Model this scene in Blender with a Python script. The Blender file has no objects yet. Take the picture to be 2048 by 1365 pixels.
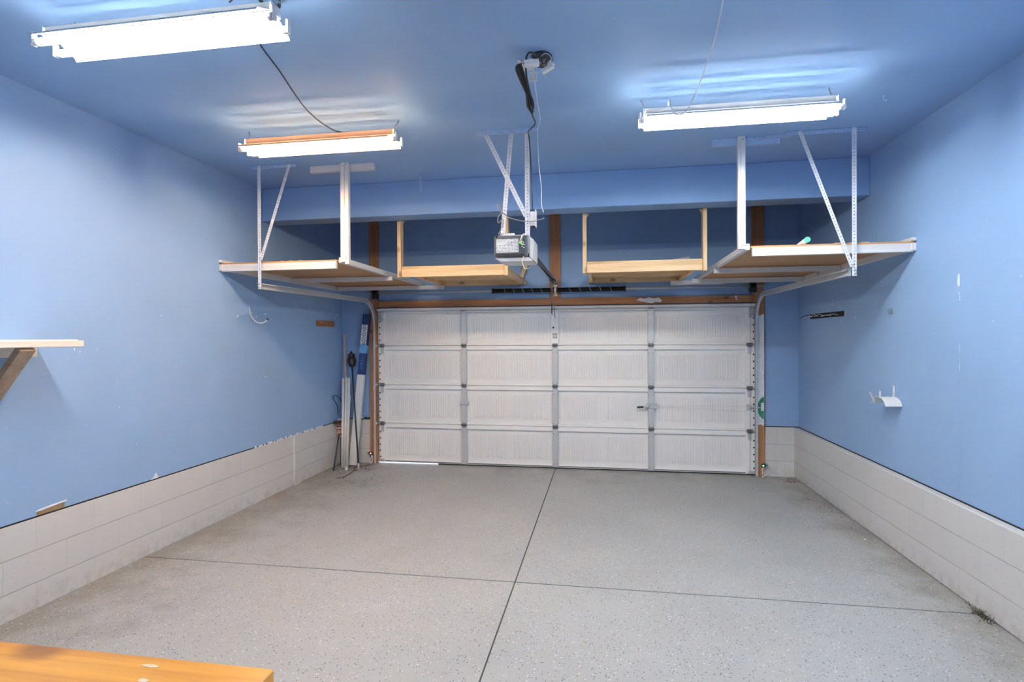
import bpy, math, random
from mathutils import Vector, Matrix
random.seed(7)
S = bpy.context.scene
C = S.collection

# ---------------------------------------------------------------- camera
YAW, PIT, ROL = 0.1632256, -0.0055400, -0.0047476
fw = Vector((-math.sin(YAW), math.cos(YAW), 0)); rt = Vector((math.cos(YAW), math.sin(YAW), 0)); up = Vector((0, 0, 1))
fw, up = fw*math.cos(PIT)+up*math.sin(PIT), up*math.cos(PIT)-fw*math.sin(PIT)
rt, up = rt*math.cos(ROL)+up*math.sin(ROL), up*math.cos(ROL)-rt*math.sin(ROL)
cd = bpy.data.cameras.new('camera'); cam = bpy.data.objects.new('camera', cd); C.objects.link(cam)
M = Matrix((rt, up, -fw)).transposed().to_4x4(); M.translation = (0, 0, 1.70278)
cam.matrix_world = M
cd.sensor_width = 36; cd.lens = 1094.83/2048*36; cd.clip_start = .05; cd.clip_end = 100
S.camera = cam
# ---------------------------------------------------------------- world, exposure
w = bpy.data.worlds.new('sky'); S.world = w; w.use_nodes = True
w.node_tree.nodes['Background'].inputs[0].default_value = (.75, .85, 1, 1)
w.node_tree.nodes['Background'].inputs[1].default_value = 5.0
S.view_settings.view_transform = 'Standard'; S.view_settings.look = 'None'
S.view_settings.gamma = 1; S.view_settings.exposure = 1.52
S.view_settings.use_curve_mapping = False
try:
    S.cycles.max_bounces = 14; S.cycles.diffuse_bounces = 10; S.cycles.sample_clamp_indirect = 8
except Exception: pass
TUBE_COOL = (.99, .99, .955)      # tube colours
TUBE_WARM = (1.0, .72, .45)
TUBE_POWER = 40.0

# room measures (metres; x across, y towards the door, z up)
XL, XR, YB, YF, H = -3.555, 2.344, 7.10, -1.7, 3.298

# ================================================================ materials
def newmat(name):
    m = bpy.data.materials.new(name); m.use_nodes = True
    nt = m.node_tree; b = nt.nodes['Principled BSDF']
    return m, nt, b
def N(nt, t, **k):
    n = nt.nodes.new(t)
    for a, v in k.items(): setattr(n, a, v)
    return n
def ramp(nt, src, stops):
    r = N(nt, 'ShaderNodeValToRGB'); e = r.color_ramp.elements
    while len(e) < len(stops): e.new(0.5)
    for i, (p, c) in enumerate(stops):
        e[i].position = p; e[i].color = (*c, 1) if len(c) == 3 else c
    nt.links.new(src, r.inputs[0]); return r.outputs[0]
def coords(nt, scale=(1, 1, 1), loc=(0, 0, 0)):
    tc = N(nt, 'ShaderNodeTexCoord'); mp = N(nt, 'ShaderNodeMapping')
    mp.inputs['Scale'].default_value = scale; mp.inputs['Location'].default_value = loc
    nt.links.new(tc.outputs['Object'], mp.inputs[0]); return mp.outputs[0]
def noise(nt, vec, scale, detail=4, rough=.5):
    n = N(nt, 'ShaderNodeTexNoise'); n.inputs['Scale'].default_value = scale
    n.inputs['Detail'].default_value = detail; n.inputs['Roughness'].default_value = rough
    nt.links.new(vec, n.inputs['Vector']); return n.outputs['Fac']
def bump(nt, b, src, strength, dist=.002):
    n = N(nt, 'ShaderNodeBump'); n.inputs['Strength'].default_value = strength; n.inputs['Distance'].default_value = dist
    nt.links.new(src, n.inputs['Height']); nt.links.new(n.outputs[0], b.inputs['Normal'])
def mix(nt, f, a, bb):
    n = N(nt, 'ShaderNodeMix', data_type='RGBA')
    for s, v in ((0, f), (6, a), (7, bb)):
        if isinstance(v, (tuple, list)): n.inputs[s].default_value = (*v, 1)
        elif isinstance(v, (int, float)): n.inputs[s].default_value = v
        else: nt.links.new(v, n.inputs[s])
    return n.outputs[2]
def math_(nt, op, a, b=None, c=None):
    n = N(nt, 'ShaderNodeMath', operation=op)
    for i, v in enumerate((a, b, c)):
        if v is None: continue
        if isinstance(v, (int, float)): n.inputs[i].default_value = v
        else: nt.links.new(v, n.inputs[i])
    return n.outputs[0]

def plain(name, col, rough=.5, metal=0, emit=None, spec=.5, var=.08, nscale=25, bumps=0):
    m, nt, b = newmat(name)
    b.inputs['Roughness'].default_value = rough; b.inputs['Metallic'].default_value = metal
    b.inputs['Specular IOR Level'].default_value = spec
    v = coords(nt)
    f = noise(nt, v, nscale, 3)
    lo = tuple(max(0, c*(1-var)) for c in col); hi = tuple(min(1, c*(1+var)) for c in col)
    nt.links.new(ramp(nt, f, [(.3, lo), (.7, hi)]), b.inputs['Base Color'])
    if bumps: bump(nt, b, noise(nt, v, nscale*4, 2), bumps)
    if emit:
        b.inputs['Emission Color'].default_value = (*emit[0], 1); b.inputs['Emission Strength'].default_value = emit[1]
    return m

def paint(name, col, rough=.5, orange=60):
    m, nt, b = newmat(name)
    v = coords(nt)
    big = noise(nt, v, 1.3, 5, .6)
    c = ramp(nt, big, [(.3, tuple(x*.95 for x in col)), (.7, tuple(min(1, x*1.04) for x in col))])
    fine = noise(nt, v, 420, 1)
    spots = ramp(nt, noise(nt, v, 23, 2), [(.735, (0, 0, 0)), (.75, (1, 1, 1))])
    c = mix(nt, math_(nt, 'MULTIPLY', spots, .22), c, (.55, .66, .85))
    nt.links.new(c, b.inputs['Base Color'])
    b.inputs['Roughness'].default_value = rough; b.inputs['Specular IOR Level'].default_value = .35
    bump(nt, b, noise(nt, v, orange, 3), .12, .003)
    return m

def wood(name, dark, light, axis=0, rough=.55, scale=1.0, knots=True, spec=.3):
    m, nt, b = newmat(name)
    sc = [22*scale]*3; sc[axis] = 1.3*scale
    v = coords(nt, tuple(sc))
    f = noise(nt, v, 1.0, 6, .65)
    sc2 = [90*scale]*3; sc2[axis] = 2.5*scale
    g = noise(nt, coords(nt, tuple(sc2)), 1.0, 2)
    h = math_(nt, 'MULTIPLY_ADD', g, .35, math_(nt, 'MULTIPLY', f, .75))
    mid = tuple((a+c)/2 for a, c in zip(dark, light))
    c = ramp(nt, h, [(.32, dark), (.52, mid), (.75, light)])
    if knots:
        sk = [9*scale]*3; sk[axis] = 5*scale
        vo = N(nt, 'ShaderNodeTexVoronoi'); vo.inputs['Scale'].default_value = .55
        nt.links.new(coords(nt, tuple(sk), (3.1, 1.7, .4)), vo.inputs['Vector'])
        k = ramp(nt, vo.outputs['Distance'], [(.05, (1, 1, 1)), (.13, (0, 0, 0))])
        c = mix(nt, math_(nt, 'MULTIPLY', k, .7), c, tuple(x*.35 for x in dark))
    nt.links.new(c, b.inputs['Base Color'])
    b.inputs['Roughness'].default_value = rough; b.inputs['Specular IOR Level'].default_value = spec
    bump(nt, b, h, .15, .002)
    return m

BLUE = (.285, .45, .71)
m_blue = paint('blue wall paint', BLUE)
m_ceil = paint('blue ceiling paint', (.28, .45, .72), .6, 40)
m_beam = paint('blue beam paint', (.25, .425, .72), .45, 30)

def block_mat(name, axis, z0, off, roww=.4, rowh=.205):
    m, nt, b = newmat(name)
    tc = N(nt, 'ShaderNodeTexCoord'); sp = N(nt, 'ShaderNodeSeparateXYZ'); nt.links.new(tc.outputs['Object'], sp.inputs[0])
    cb = N(nt, 'ShaderNodeCombineXYZ')
    nt.links.new(math_(nt, 'ADD', sp.outputs[axis], 8+off), cb.inputs[0])
    nt.links.new(math_(nt, 'ADD', sp.outputs[2], rowh*5-z0), cb.inputs[1])
    br = N(nt, 'ShaderNodeTexBrick'); nt.links.new(cb.outputs[0], br.inputs['Vector'])
    br.offset = .5
    for k, v in (('Scale', 1), ('Mortar Size', .0028), ('Mortar Smooth', .35), ('Brick Width', roww), ('Row Height', rowh)):
        br.inputs[k].default_value = v
    br.inputs['Color1'].default_value = (.65, .645, .635, 1); br.inputs['Color2'].default_value = (.69, .685, .675, 1)
    br.inputs['Mortar'].default_value = (.63, .625, .615, 1)
    v = tc.outputs['Object']
    n1 = noise(nt, v, 5, 6, .6)
    dirt = ramp(nt, n1, [(.62, (0, 0, 0)), (.78, (1, 1, 1))])
    c = mix(nt, math_(nt, 'MULTIPLY', dirt, .25), br.outputs['Color'], (.38, .36, .33))
    fr = math_(nt, 'FRACT', math_(nt, 'MULTIPLY', math_(nt, 'ADD', sp.outputs[2], rowh*5-z0+.0025), 1/rowh))
    ln = math_(nt, 'MULTIPLY', math_(nt, 'MULTIPLY', math_(nt, 'LESS_THAN', fr, .022), math_(nt, 'LESS_THAN', sp.outputs[2], z0-.01)), math_(nt, 'MULTIPLY_ADD', noise(nt, v, 6, 3), 1.2, .1))
    c = mix(nt, ln, c, (.30, .29, .28))
    chips = ramp(nt, noise(nt, v, 55, 2), [(.73, (0, 0, 0)), (.76, (1, 1, 1))])
    c = mix(nt, math_(nt, 'MULTIPLY', chips, .35), c, (.28, .27, .26))
    # splashed dirt at the foot of the blocks
    foot = math_(nt, 'MULTIPLY', ramp(nt, sp.outputs[2], [(0, (1, 1, 1)), (.16, (0, 0, 0))]), ramp(nt, noise(nt, v, 16, 5, .7), [(.45, (0, 0, 0)), (.65, (1, 1, 1))]))
    c = mix(nt, math_(nt, 'MULTIPLY', foot, .45), c, (.36, .34, .30))
    nt.links.new(c, b.inputs['Base Color'])
    b.inputs['Roughness'].default_value = .6; b.inputs['Specular IOR Level'].default_value = .3
    h = math_(nt, 'ADD', math_(nt, 'MULTIPLY', br.outputs['Fac'], -1.0), math_(nt, 'MULTIPLY', noise(nt, v, 130, 3), .28))
    bump(nt, b, h, .6, .006)
    return m
m_blockL = block_mat('painted block, hook wall', 1, .575, .07)
m_blockR = block_mat('painted block, hose wall', 1, .60, .22)
m_blockB = block_mat('painted block, door wall', 0, .60, .10)

def floor_mat():
    m, nt, b = newmat('speckled epoxy floor')
    tc = N(nt, 'ShaderNodeTexCoord'); v = tc.outputs['Object']
    sp = N(nt, 'ShaderNodeSeparateXYZ'); nt.links.new(v, sp.inputs[0])
    base = ramp(nt, noise(nt, v, 1.1, 6, .6), [(.3, (.372, .384, .378)), (.7, (.432, .444, .438))])
    # brown grime along the walls, in patches
    dl = math_(nt, 'MULTIPLY', math_(nt, 'SUBTRACT', -2.3, sp.outputs[0]), .8)
    dr = math_(nt, 'MULTIPLY', math_(nt, 'SUBTRACT', sp.outputs[0], 1.55), 1.25)
    db = math_(nt, 'MULTIPLY', math_(nt, 'SUBTRACT', sp.outputs[1], 6.0), .6)
    edge = math_(nt, 'MAXIMUM', math_(nt, 'MAXIMUM', dl, dr), db)
    g = math_(nt, 'MULTIPLY_ADD', noise(nt, v, 2.4, 7, .68), 1.5, math_(nt, 'MULTIPLY_ADD', edge, .7, -1.02))
    gr = ramp(nt, g, [(0, (0, 0, 0)), (.45, (1, 1, 1))])
    c = mix(nt, math_(nt, 'MULTIPLY', gr, .85), base, (.255, .246, .222))
    # flakes
    for sc, thr, dens, col, amt in ((84, .34, .48, (.045, .05, .055), .85), (66, .30, .58, (.78, .79, .78), .75), (150, .33, .56, (.12, .12, .12), .55)):
        vo = N(nt, 'ShaderNodeTexVoronoi'); vo.inputs['Scale'].default_value = sc
        mp = N(nt, 'ShaderNodeMapping'); mp.inputs['Location'].default_value = (sc*.37, sc*.11, 0); nt.links.new(v, mp.inputs[0])
        fl = N(nt, 'ShaderNodeVectorMath', operation='MULTIPLY'); fl.inputs[1].default_value = (1, 1, 0); nt.links.new(mp.outputs[0], fl.inputs[0])
        nt.links.new(fl.outputs[0], vo.inputs['Vector'])
        s2 = N(nt, 'ShaderNodeSeparateColor'); nt.links.new(vo.outputs['Color'], s2.inputs[0])
        rad = math_(nt, 'MULTIPLY', s2.outputs[1], thr)
        near = math_(nt, 'LESS_THAN', vo.outputs['Distance'], rad)
        dv = math_(nt, 'MULTIPLY_ADD', noise(nt, v, 1.7, 3), -.5, dens+.25)
        on = math_(nt, 'GREATER_THAN', s2.outputs[0], dv)
        k = math_(nt, 'MULTIPLY', math_(nt, 'MULTIPLY', near, on), amt)
        c = mix(nt, k, c, col)
    # scuffs
    mp = N(nt, 'ShaderNodeMapping'); mp.inputs['Scale'].default_value = (14, 2.2, 1); mp.inputs['Rotation'].default_value = (0, 0, .7); nt.links.new(v, mp.inputs[0])
    sc = ramp(nt, noise(nt, mp.outputs[0], 1.4, 4, .7), [(.70, (0, 0, 0)), (.76, (1, 1, 1))])
    c = mix(nt, math_(nt, 'MULTIPLY', sc, .28), c, (.25, .24, .22))
    # pale worn patches
    wp = ramp(nt, noise(nt, v, 1.9, 6, .7), [(.66, (0, 0, 0)), (.69, (1, 1, 1))])
    c = mix(nt, math_(nt, 'MULTIPLY', wp, .2), c, (.62, .61, .58))
    nt.links.new(c, b.inputs['Base Color'])
    b.inputs['Roughness'].default_value = .5; b.inputs['Specular IOR Level'].default_value = .22
    bump(nt, b, noise(nt, v, 90, 3), .12, .002)
    return m
m_floor = floor_mat()
m_groove = plain('dirty floor joint', (.10, .095, .085), .9)

P_WARM = ((.42, .24, .115), (.78, .56, .33))
m_pine = [wood('pine lumber %s' % 'xyz'[i], (.58, .36, .17), (.90, .68, .42), i) for i in range(3)]
m_fir = [wood('reddish framing lumber %s' % 'xyz'[i], (.28, .125, .055), (.56, .28, .14), i) for i in range(3)]
m_white_wood = [wood('white painted lumber %s' % 'xyz'[i], (.60, .585, .58), (.80, .79, .78), i, rough=.5) for i in range(3)]
m_pale = [wood('pale bare lumber %s' % 'xyz'[i], (.72, .64, .55), (.88, .82, .74), i) for i in range(3)]
m_ply = wood('plywood sheet', (.40, .20, .085), (.66, .38, .18), 0, scale=.45, knots=True)
m_varn = wood('varnished orange bench wood', (.50, .15, .012), (.92, .46, .06), 0, rough=.28, scale=.5, spec=.5)
m_varn_end = wood('varnished bench end grain', (.42, .15, .03), (.66, .30, .08), 1, rough=.4)
m_brace = wood('grey-brown brace wood', (.30, .20, .14), (.52, .40, .30), 0)
m_door = plain('white enamel steel', (.85, .85, .84), .42, 0, var=.015, nscale=3)
m_doorhi = plain('bright white enamel', (.92, .92, .915), .4, 0, var=.02, nscale=8)
m_galv = plain('galvanised steel', (.62, .64, .66), .4, .35, var=.05, nscale=40)
m_galvd = plain('dull dark zinc', (.30, .30, .31), .45, .7, var=.2, nscale=60)
m_strap = plain('pale zinc strap', (.72, .74, .78), .4, .25, var=.1, nscale=60)
m_strapblue = plain('zinc strap overpainted blue', (.36, .50, .74), .4, .1, var=.1, nscale=30)
m_black = plain('black plastic', (.018, .018, .02), .4)
m_spring = plain('black coil steel', (.012, .012, .014), .35, .3)
m_rubber = plain('black rubber', (.02, .02, .02), .8)
m_whitep = plain('white plastic', (.82, .82, .80), .4, var=.02)
m_greyp = plain('grey plastic housing', (.20, .215, .24), .35, .3, var=.1)
m_lens = plain('pearly white cover', (.60, .585, .58), .3, var=.03)
m_label = plain('pale label paper', (.56, .59, .62), .6, var=.05)
m_ink = plain('dark print', (.05, .05, .06), .6)
m_refl = plain('white enamel reflector', (.62, .62, .61), .35, var=.02)
m_red = plain('red plastic', (.55, .03, .03), .5)
m_redrope = plain('red-brown rope', (.42, .14, .09), .8)
m_cordd = plain('dark cord', (.012, .02, .045), .5)
m_cordw = plain('white cord', (.62, .68, .76), .5)
m_ledr = plain('red led', (1, .1, .08), .5, emit=((1, .08, .04), 6))
m_ledg = plain('green led', (.1, 1, .3), .5, emit=((.05, 1, .25), 6))
m_green = plain('green plastic cap', (.10, .62, .38), .4)
m_greenp = plain('green paint', (.03, .28, .17), .6, var=.3, nscale=30)
m_chip = plain('bare white plaster', (.82, .84, .88), .8)
m_dark = plain('dark gap', (.015, .014, .013), .9)
m_darkblue = plain('navy carton print', (.025, .06, .20), .4, var=.15)
m_skyblue = plain('light blue carton print', (.16, .42, .75), .4, var=.1)
m_cartonw = plain('white carton', (.76, .78, .80), .45, var=.02)
m_leaf = plain('dry leaf', (.13, .075, .045), .9, var=.5)
m_weed = plain('dead weed', (.13, .11, .07), .9, var=.5)
m_signw = plain('sign white', (.72, .70, .68), .5)
m_signr = plain('sign maroon', (.28, .07, .07), .5)
m_board = plain('rust-brown wood block', (.34, .15, .08), .7, var=.4, nscale=30)
m_clear = plain('cloudy plastic wrap', (.55, .62, .72), .25, var=.2)
m_green_board = plain('green circuit wire', (.35, .75, .12), .5)

# ================================================================ mesh helpers
class MB:
    def __init__(s): s.v = []; s.f = []; s.sm = []
    def add(s, vs, fs, smooth=False):
        o = len(s.v); s.v += [tuple(v) for v in vs]
        s.f += [tuple(o+i for i in f) for f in fs]; s.sm += [smooth]*len(fs); return s
    def box(s, x0, x1, y0, y1, z0, z1):
        vs = [(x, y, z) for x in (x0, x1) for y in (y0, y1) for z in (z0, z1)]
        return s.add(vs, [(0, 1, 3, 2), (4, 6, 7, 5), (0, 4, 5, 1), (2, 3, 7, 6), (0, 2, 6, 4), (1, 5, 7, 3)])
    def bbox(s, x0, x1, y0, y1, z0, z1, b=.003):
        # box with chamfered edges
        b = min(b, (x1-x0)*.45, (y1-y0)*.45, (z1-z0)*.45)
        lo = (x0, y0, z0); hi = (x1, y1, z1); vs = []; idx = {}
        for sx in (0, 1):
            for sy in (0, 1):
                for sz in (0, 1):
                    sg = (sx, sy, sz)
                    for a in range(3):
                        p = []
                        for i in range(3):
                            e = hi[i] if sg[i] else lo[i]
                            p.append(e if i == a else (e-b if sg[i] else e+b))
                        idx[sg+(a,)] = len(vs); vs.append(tuple(p))
        fs = []
        for a in range(3):
            o1, o2 = [i for i in range(3) if i != a]
            for sd in (0, 1):
                q = []
                for (u, w_) in ((0, 0), (1, 0), (1, 1), (0, 1)):
                    sg = [0]*3; sg[a] = sd; sg[o1] = u; sg[o2] = w_
                    q.append(idx[tuple(sg)+(a,)])
                fs.append(tuple(q))
        for a in range(3):
            o1, o2 = [i for i in range(3) if i != a]
            for u in (0, 1):
                for w_ in (0, 1):
                    s0 = [0]*3; s1 = [0]*3; s0[o1] = s1[o1] = u; s0[o2] = s1[o2] = w_; s0[a] = 0; s1[a] = 1
                    fs.append((idx[tuple(s0)+(o1,)], idx[tuple(s1)+(o1,)], idx[tuple(s1)+(o2,)], idx[tuple(s0)+(o2,)]))
        for sg in [(x, y, z) for x in (0, 1) for y in (0, 1) for z in (0, 1)]:
            fs.append(tuple(idx[sg+(a,)] for a in range(3)))
        return s.add(vs, fs)
    def beam(s, p0, p1, w_, h, upv=(0, 0, 1)):
        p0 = Vector(p0); p1 = Vector(p1); d = (p1-p0).normalized(); u = Vector(upv)
        r = d.cross(u).normalized(); u = r.cross(d).normalized()
        vs = [p+r*a*w_/2+u*b*h/2 for p in (p0, p1) for a in (-1, 1) for b in (-1, 1)]
        return s.add(vs, [(0, 1, 3, 2), (4, 6, 7, 5), (0, 4, 5, 1), (2, 3, 7, 6), (0, 2, 6, 4), (1, 5, 7, 3)])
    def tube(s, pts, r, n=10, caps=True, smooth=True):
        pts = [Vector(p) for p in pts]; rs = r if isinstance(r, (list, tuple)) else [r]*len(pts)
        vs = []; prev = None
        for i, p in enumerate(pts):
            d = (pts[min(i+1, len(pts)-1)]-pts[max(i-1, 0)]).normalized()
            if prev is None:
                a = Vector((0, 0, 1)) if abs(d.z) < .9 else Vector((1, 0, 0)); u = d.cross(a).normalized()
            else: u = (prev-d*prev.dot(d)).normalized()
            prev = u; v = d.cross(u)
            vs += [p+(u*math.cos(t)+v*math.sin(t))*rs[i] for t in (2*math.pi*k/n for k in range(n))]
        fs = [(i*n+k, i*n+(k+1) % n, (i+1)*n+(k+1) % n, (i+1)*n+k) for i in range(len(pts)-1) for k in range(n)]
        s.add(vs, fs, smooth)
        if caps:
            o = len(s.v)-len(vs)
            s.f += [tuple(o+k for k in range(n))[::-1], tuple(o+(len(pts)-1)*n+k for k in range(n))]; s.sm += [False, False]
        return s
    def cyl(s, p0, p1, r, n=20): return s.tube([p0, p1], r, n)
    def ball(s, c, r, n=10, sc=(1, 1, 1)):
        c = Vector(c); vs = [c+Vector((0, 0, r*sc[2]))]; m = n//2+1
        for i in range(1, m):
            a = math.pi*i/m
            vs += [c+Vector((math.sin(a)*math.cos(t)*r*sc[0], math.sin(a)*math.sin(t)*r*sc[1], math.cos(a)*r*sc[2])) for t in (2*math.pi*k/n for k in range(n))]
        vs.append(c-Vector((0, 0, r*sc[2]))); fs = []
        for k in range(n):
            fs.append((0, 1+k, 1+(k+1) % n)); e = 1+(m-2)*n; fs.append((len(vs)-1, e+(k+1) % n, e+k))
            for i in range(m-2): a = 1+i*n; fs.append((a+k, a+n+k, a+n+(k+1) % n, a+(k+1) % n))
        return s.add(vs, fs, True)
    def torus(s, c, R, r, ax=(0, 0, 1), n=16, m=8, sq=1.0, up_=None):
        c = Vector(c); ax = Vector(ax).normalized()
        a = Vector(up_) if up_ else (Vector((0, 0, 1)) if abs(ax.z) < .9 else Vector((1, 0, 0)))
        u = ax.cross(a).normalized(); v = ax.cross(u)
        pts = [c+u*math.cos(t)*R+v*math.sin(t)*R*sq for t in (2*math.pi*k/n for k in range(n+1))]
        return s.tube(pts, r, m, False)
    def strip(s, p0, p1, wd, wid, th, pitch=.025, r=.0045):
        """perforated flat strap from p0 to p1, widthwise direction wd, round holes"""
        p0 = Vector(p0); p1 = Vector(p1); L = (p1-p0).length; d = (p1-p0)/L
        wd = Vector(wd); wd = (wd-d*wd.dot(d)).normalized(); nn = d.cross(wd)
        n = max(1, int(L/pitch)); cell = L/n; K = 8
        for i in range(n):
            c = p0+d*cell*(i+.5)
            sq = [(1, 0), (1, 1), (0, 1), (-1, 1), (-1, 0), (-1, -1), (0, -1), (1, -1)]
            vs = []
            for sgn in (1, -1):
                vs += [c+d*a*cell/2+wd*b*wid/2+nn*sgn*th/2 for a, b in sq]
                vs += [c+d*math.cos(k*math.pi/4)*r+wd*math.sin(k*math.pi/4)*r+nn*sgn*th/2 for k in range(K)]
            fs = []
            for k in range(K):
                j = (k+1) % K
                fs += [(k, j, 8+j, 8+k), (16+j, 16+k, 24+k, 24+j), (8+k, 8+j, 24+j, 24+k)]
                if abs(sq[k][1]+sq[j][1]) == 2: fs.append((j, k, 16+k, 16+j))
            s.add(vs, fs)
        return s
    def lathe(s, prof, c, ax=(0, 0, 1), n=20):
        c = Vector(c); ax = Vector(ax).normalized(); a = Vector((0, 0, 1)) if abs(ax.z) < .9 else Vector((1, 0, 0))
        u = ax.cross(a).normalized(); v = ax.cross(u); vs = []
        for r, h in prof: vs += [c+ax*h+(u*math.cos(t)+v*math.sin(t))*r for t in (2*math.pi*k/n for k in range(n))]
        fs = [(i*n+k, i*n+(k+1) % n, (i+1)*n+(k+1) % n, (i+1)*n+k) for i in range(len(prof)-1) for k in range(n)]
        fs += [tuple(range(n))[::-1], tuple((len(prof)-1)*n+k for k in range(n))]
        return s.add(vs, fs, True)
    def extr(s, prof, a, b, fn):
        """extrude polygon prof [(u,v)] between a and b; fn(u,v,t)->xyz"""
        n = len(prof); vs = [fn(u, v, a) for u, v in prof]+[fn(u, v, b) for u, v in prof]
        fs = [(i, (i+1) % n, n+(i+1) % n, n+i) for i in range(n)]+[tuple(range(n))[::-1], tuple(range(n, 2*n))]
        return s.add(vs, fs)
    def build(s, name, mat, parent=None, loc=None):
        me = bpy.data.meshes.new(name)
        vs = s.v
        if parent is not None:
            o_ = parent.matrix_world_loc if hasattr(parent, 'matrix_world_loc') else ORG.get(parent.name, Vector((0, 0, 0)))
            vs = [tuple(Vector(v)-o_) for v in vs]
        org = Vector((0, 0, 0))
        if loc is not None and parent is None:
            org = Vector(loc); vs = [tuple(Vector(v)-org) for v in vs]
        me.from_pydata(vs, [], s.f)
        me.polygons.foreach_set('use_smooth', s.sm)
        me.update(); import bmesh
        bm = bmesh.new(); bm.from_mesh(me); bmesh.ops.recalc_face_normals(bm, faces=bm.faces); bm.to_mesh(me); bm.free()
        for mm in (mat if isinstance(mat, list) else [mat]): me.materials.append(mm)
        o = bpy.data.objects.new(name, me); C.objects.link(o)
        if parent is not None: o.parent = parent; ORG[o.name] = ORG.get(parent.name, Vector((0, 0, 0))).copy()
        else: o.location = org; ORG[o.name] = org
        return o
ORG = {}
def empty(name, loc, label=None, cat=None, group=None, kind=None):
    o = bpy.data.objects.new(name, None); o.empty_display_size = .05; C.objects.link(o); o.location = loc
    ORG[o.name] = Vector(loc); return tag(o, label, cat, group, kind)
def tag(o, label=None, cat=None, group=None, kind=None):
    if label: o['label'] = label
    if cat: o['category'] = cat
    if group: o['group'] = group
    if kind: o['kind'] = kind
    return o
def each(items, name, mat, parent):
    return [i.build(name, mat, parent) for i in items]
def struct(o, label=None, cat=None): return tag(o, label, cat, None, 'structure')
def smooth(pts, k=6):
    P = [Vector(p) for p in pts]; P = [P[0]*2-P[1]]+P+[P[-1]*2-P[-2]]; out = []
    for i in range(1, len(P)-2):
        for j in range(k):
            t = j/k; a, b, c, d = P[i-1:i+3]
            out.append(.5*((2*b)+(c-a)*t+(2*a-5*b+4*c-d)*t*t+(3*b-a-3*c+d)*t**3))
    out.append(P[-2]); return out

# ================================================================ room shell
OX0, OX1, OZ = -3.035, 1.855, 2.125     # door opening
GX, GY, G = -.606, 3.757, .005          # floor joints
fl = MB()
for (x0, x1) in ((XL-.15, GX-G), (GX+G, XR+.15)):
    for (y0, y1) in ((YF-.1, GY-G), (GY+G, YB+.6)):
        fl.box(x0, x1, y0, y1, -.1, 0)
floor = struct(fl.build('floor', m_floor), 'pale grey speckled concrete garage floor with two saw-cut joints', 'floor')
MB().box(XL-.15, XR+.15, YF-.1, YB+.6, -.12, -.008).build('floor_joint', m_groove, floor)['kind'] = 'structure'
struct(MB().box(XL-.15, XR+.15, YF-.1, YB+.15, H, H+.12).build('ceiling', m_ceil), 'blue painted garage ceiling', 'ceiling')
# walls
wl = struct(MB().box(XL-.15, XL, YF, YB+.13, .583, H).build('wall_left', m_blue), 'blue painted wall with the curled hook', 'wall')
wr = struct(MB().box(XR, XR+.15, YF, YB+.13, .608, H).build('wall_right', m_blue), 'blue painted wall with the white hose hanger', 'wall')
struct(MB().box(XL-.15, XR+.15, YF-.15, YF, 0, H).build('wall_front', m_blue), 'blue painted wall behind the viewer', 'wall')
wb = MB()
wb.box(XL-.15, OX0-.02, YB, YB+.12, .60, H); wb.box(OX1+.02, XR+.15, YB, YB+.12, .61, H); wb.box(OX0-.02, OX1+.02, YB, YB+.12, OZ, H)
wb = struct(wb.build('wall_back', m_blue), 'blue painted wall around the garage door', 'wall')
# block bases
b = MB(); b.box(XL-.15, XL+.006, YF, 5.86, 0, .575); b.box(XL-.15, XL+.028, 5.86, 5.99, 0, .575); b.box(XL-.15, XL+.006, 5.99, YB+.13, 0, .575)
struct(b.build('baseboard_left', m_blockL), 'white painted block base under the blue wall with the hook', 'block base')
b = MB(); b.bbox(2.29, XR+.15, YF, YB+.13, 0, .60, .008)
struct(b.build('baseboard_right', m_blockR), 'white painted block base with a ledge under the hose hanger wall', 'block base')
b = MB(); b.box(XL, OX0-.02, YB-.012, YB+.12, 0, .593); b.box(OX1+.02, 2.295, YB-.012, YB+.12, 0, .603)
struct(b.build('baseboard_back', m_blockB), 'white painted block base beside the garage door', 'block base')
# dark gaps between board and block
MB().box(XL-.1, XL+.003, YF, YB+.12, .575, .584).build('wall_gap', m_dark, wl)['kind'] = 'structure'
MB().box(XR-.004, XR+.1, YF, YB+.12, .600, .609).build('wall_gap', m_dark, wr)['kind'] = 'structure'
g = MB(); g.box(XL, OX0-.03, YB-.004, YB+.1, .593, .601); g.box(OX1+.03, XR+.02, YB-.004, YB+.12, .603, .611)
g.build('wall_gap', m_dark, wb)['kind'] = 'structure'
# dropped beam
struct(MB().bbox(XL, XR, 5.307, 5.55, 2.954, H, .006).build('trim_1', m_beam), 'deep blue ceiling beam crossing the garage in front of the door wall', 'beam')
# framing lumber on the door wall
struct(MB().bbox(-3.137, -3.03, 7.065, YB, 0, 2.12).bbox(-3.137, -3.007, 7.065, YB, 2.121, H).build('trim_2', m_fir[2]), 'reddish bare post beside the carton and leaning poles', 'post')
pr = struct(MB().bbox(1.860, 1.947, 7.065, YB, 0, 2.12).bbox(1.808, 1.947, 7.065, YB, 2.121, H).build('trim_3', m_fir[2]), 'reddish bare post with a white and green painted stretch', 'post')
struct(MB().bbox(-.664, -.527, 7.062, YB, 2.212, H).build('trim_4', m_pine[2] if False else m_fir[2]), 'bare centre post above the garage door behind the spring', 'post')
hdr_ = struct(MB().bbox(-3.005, 1.806, 7.06, YB, 2.125, 2.212).build('trim_5', m_fir[0]), 'reddish header board above the garage door', 'board')
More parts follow.
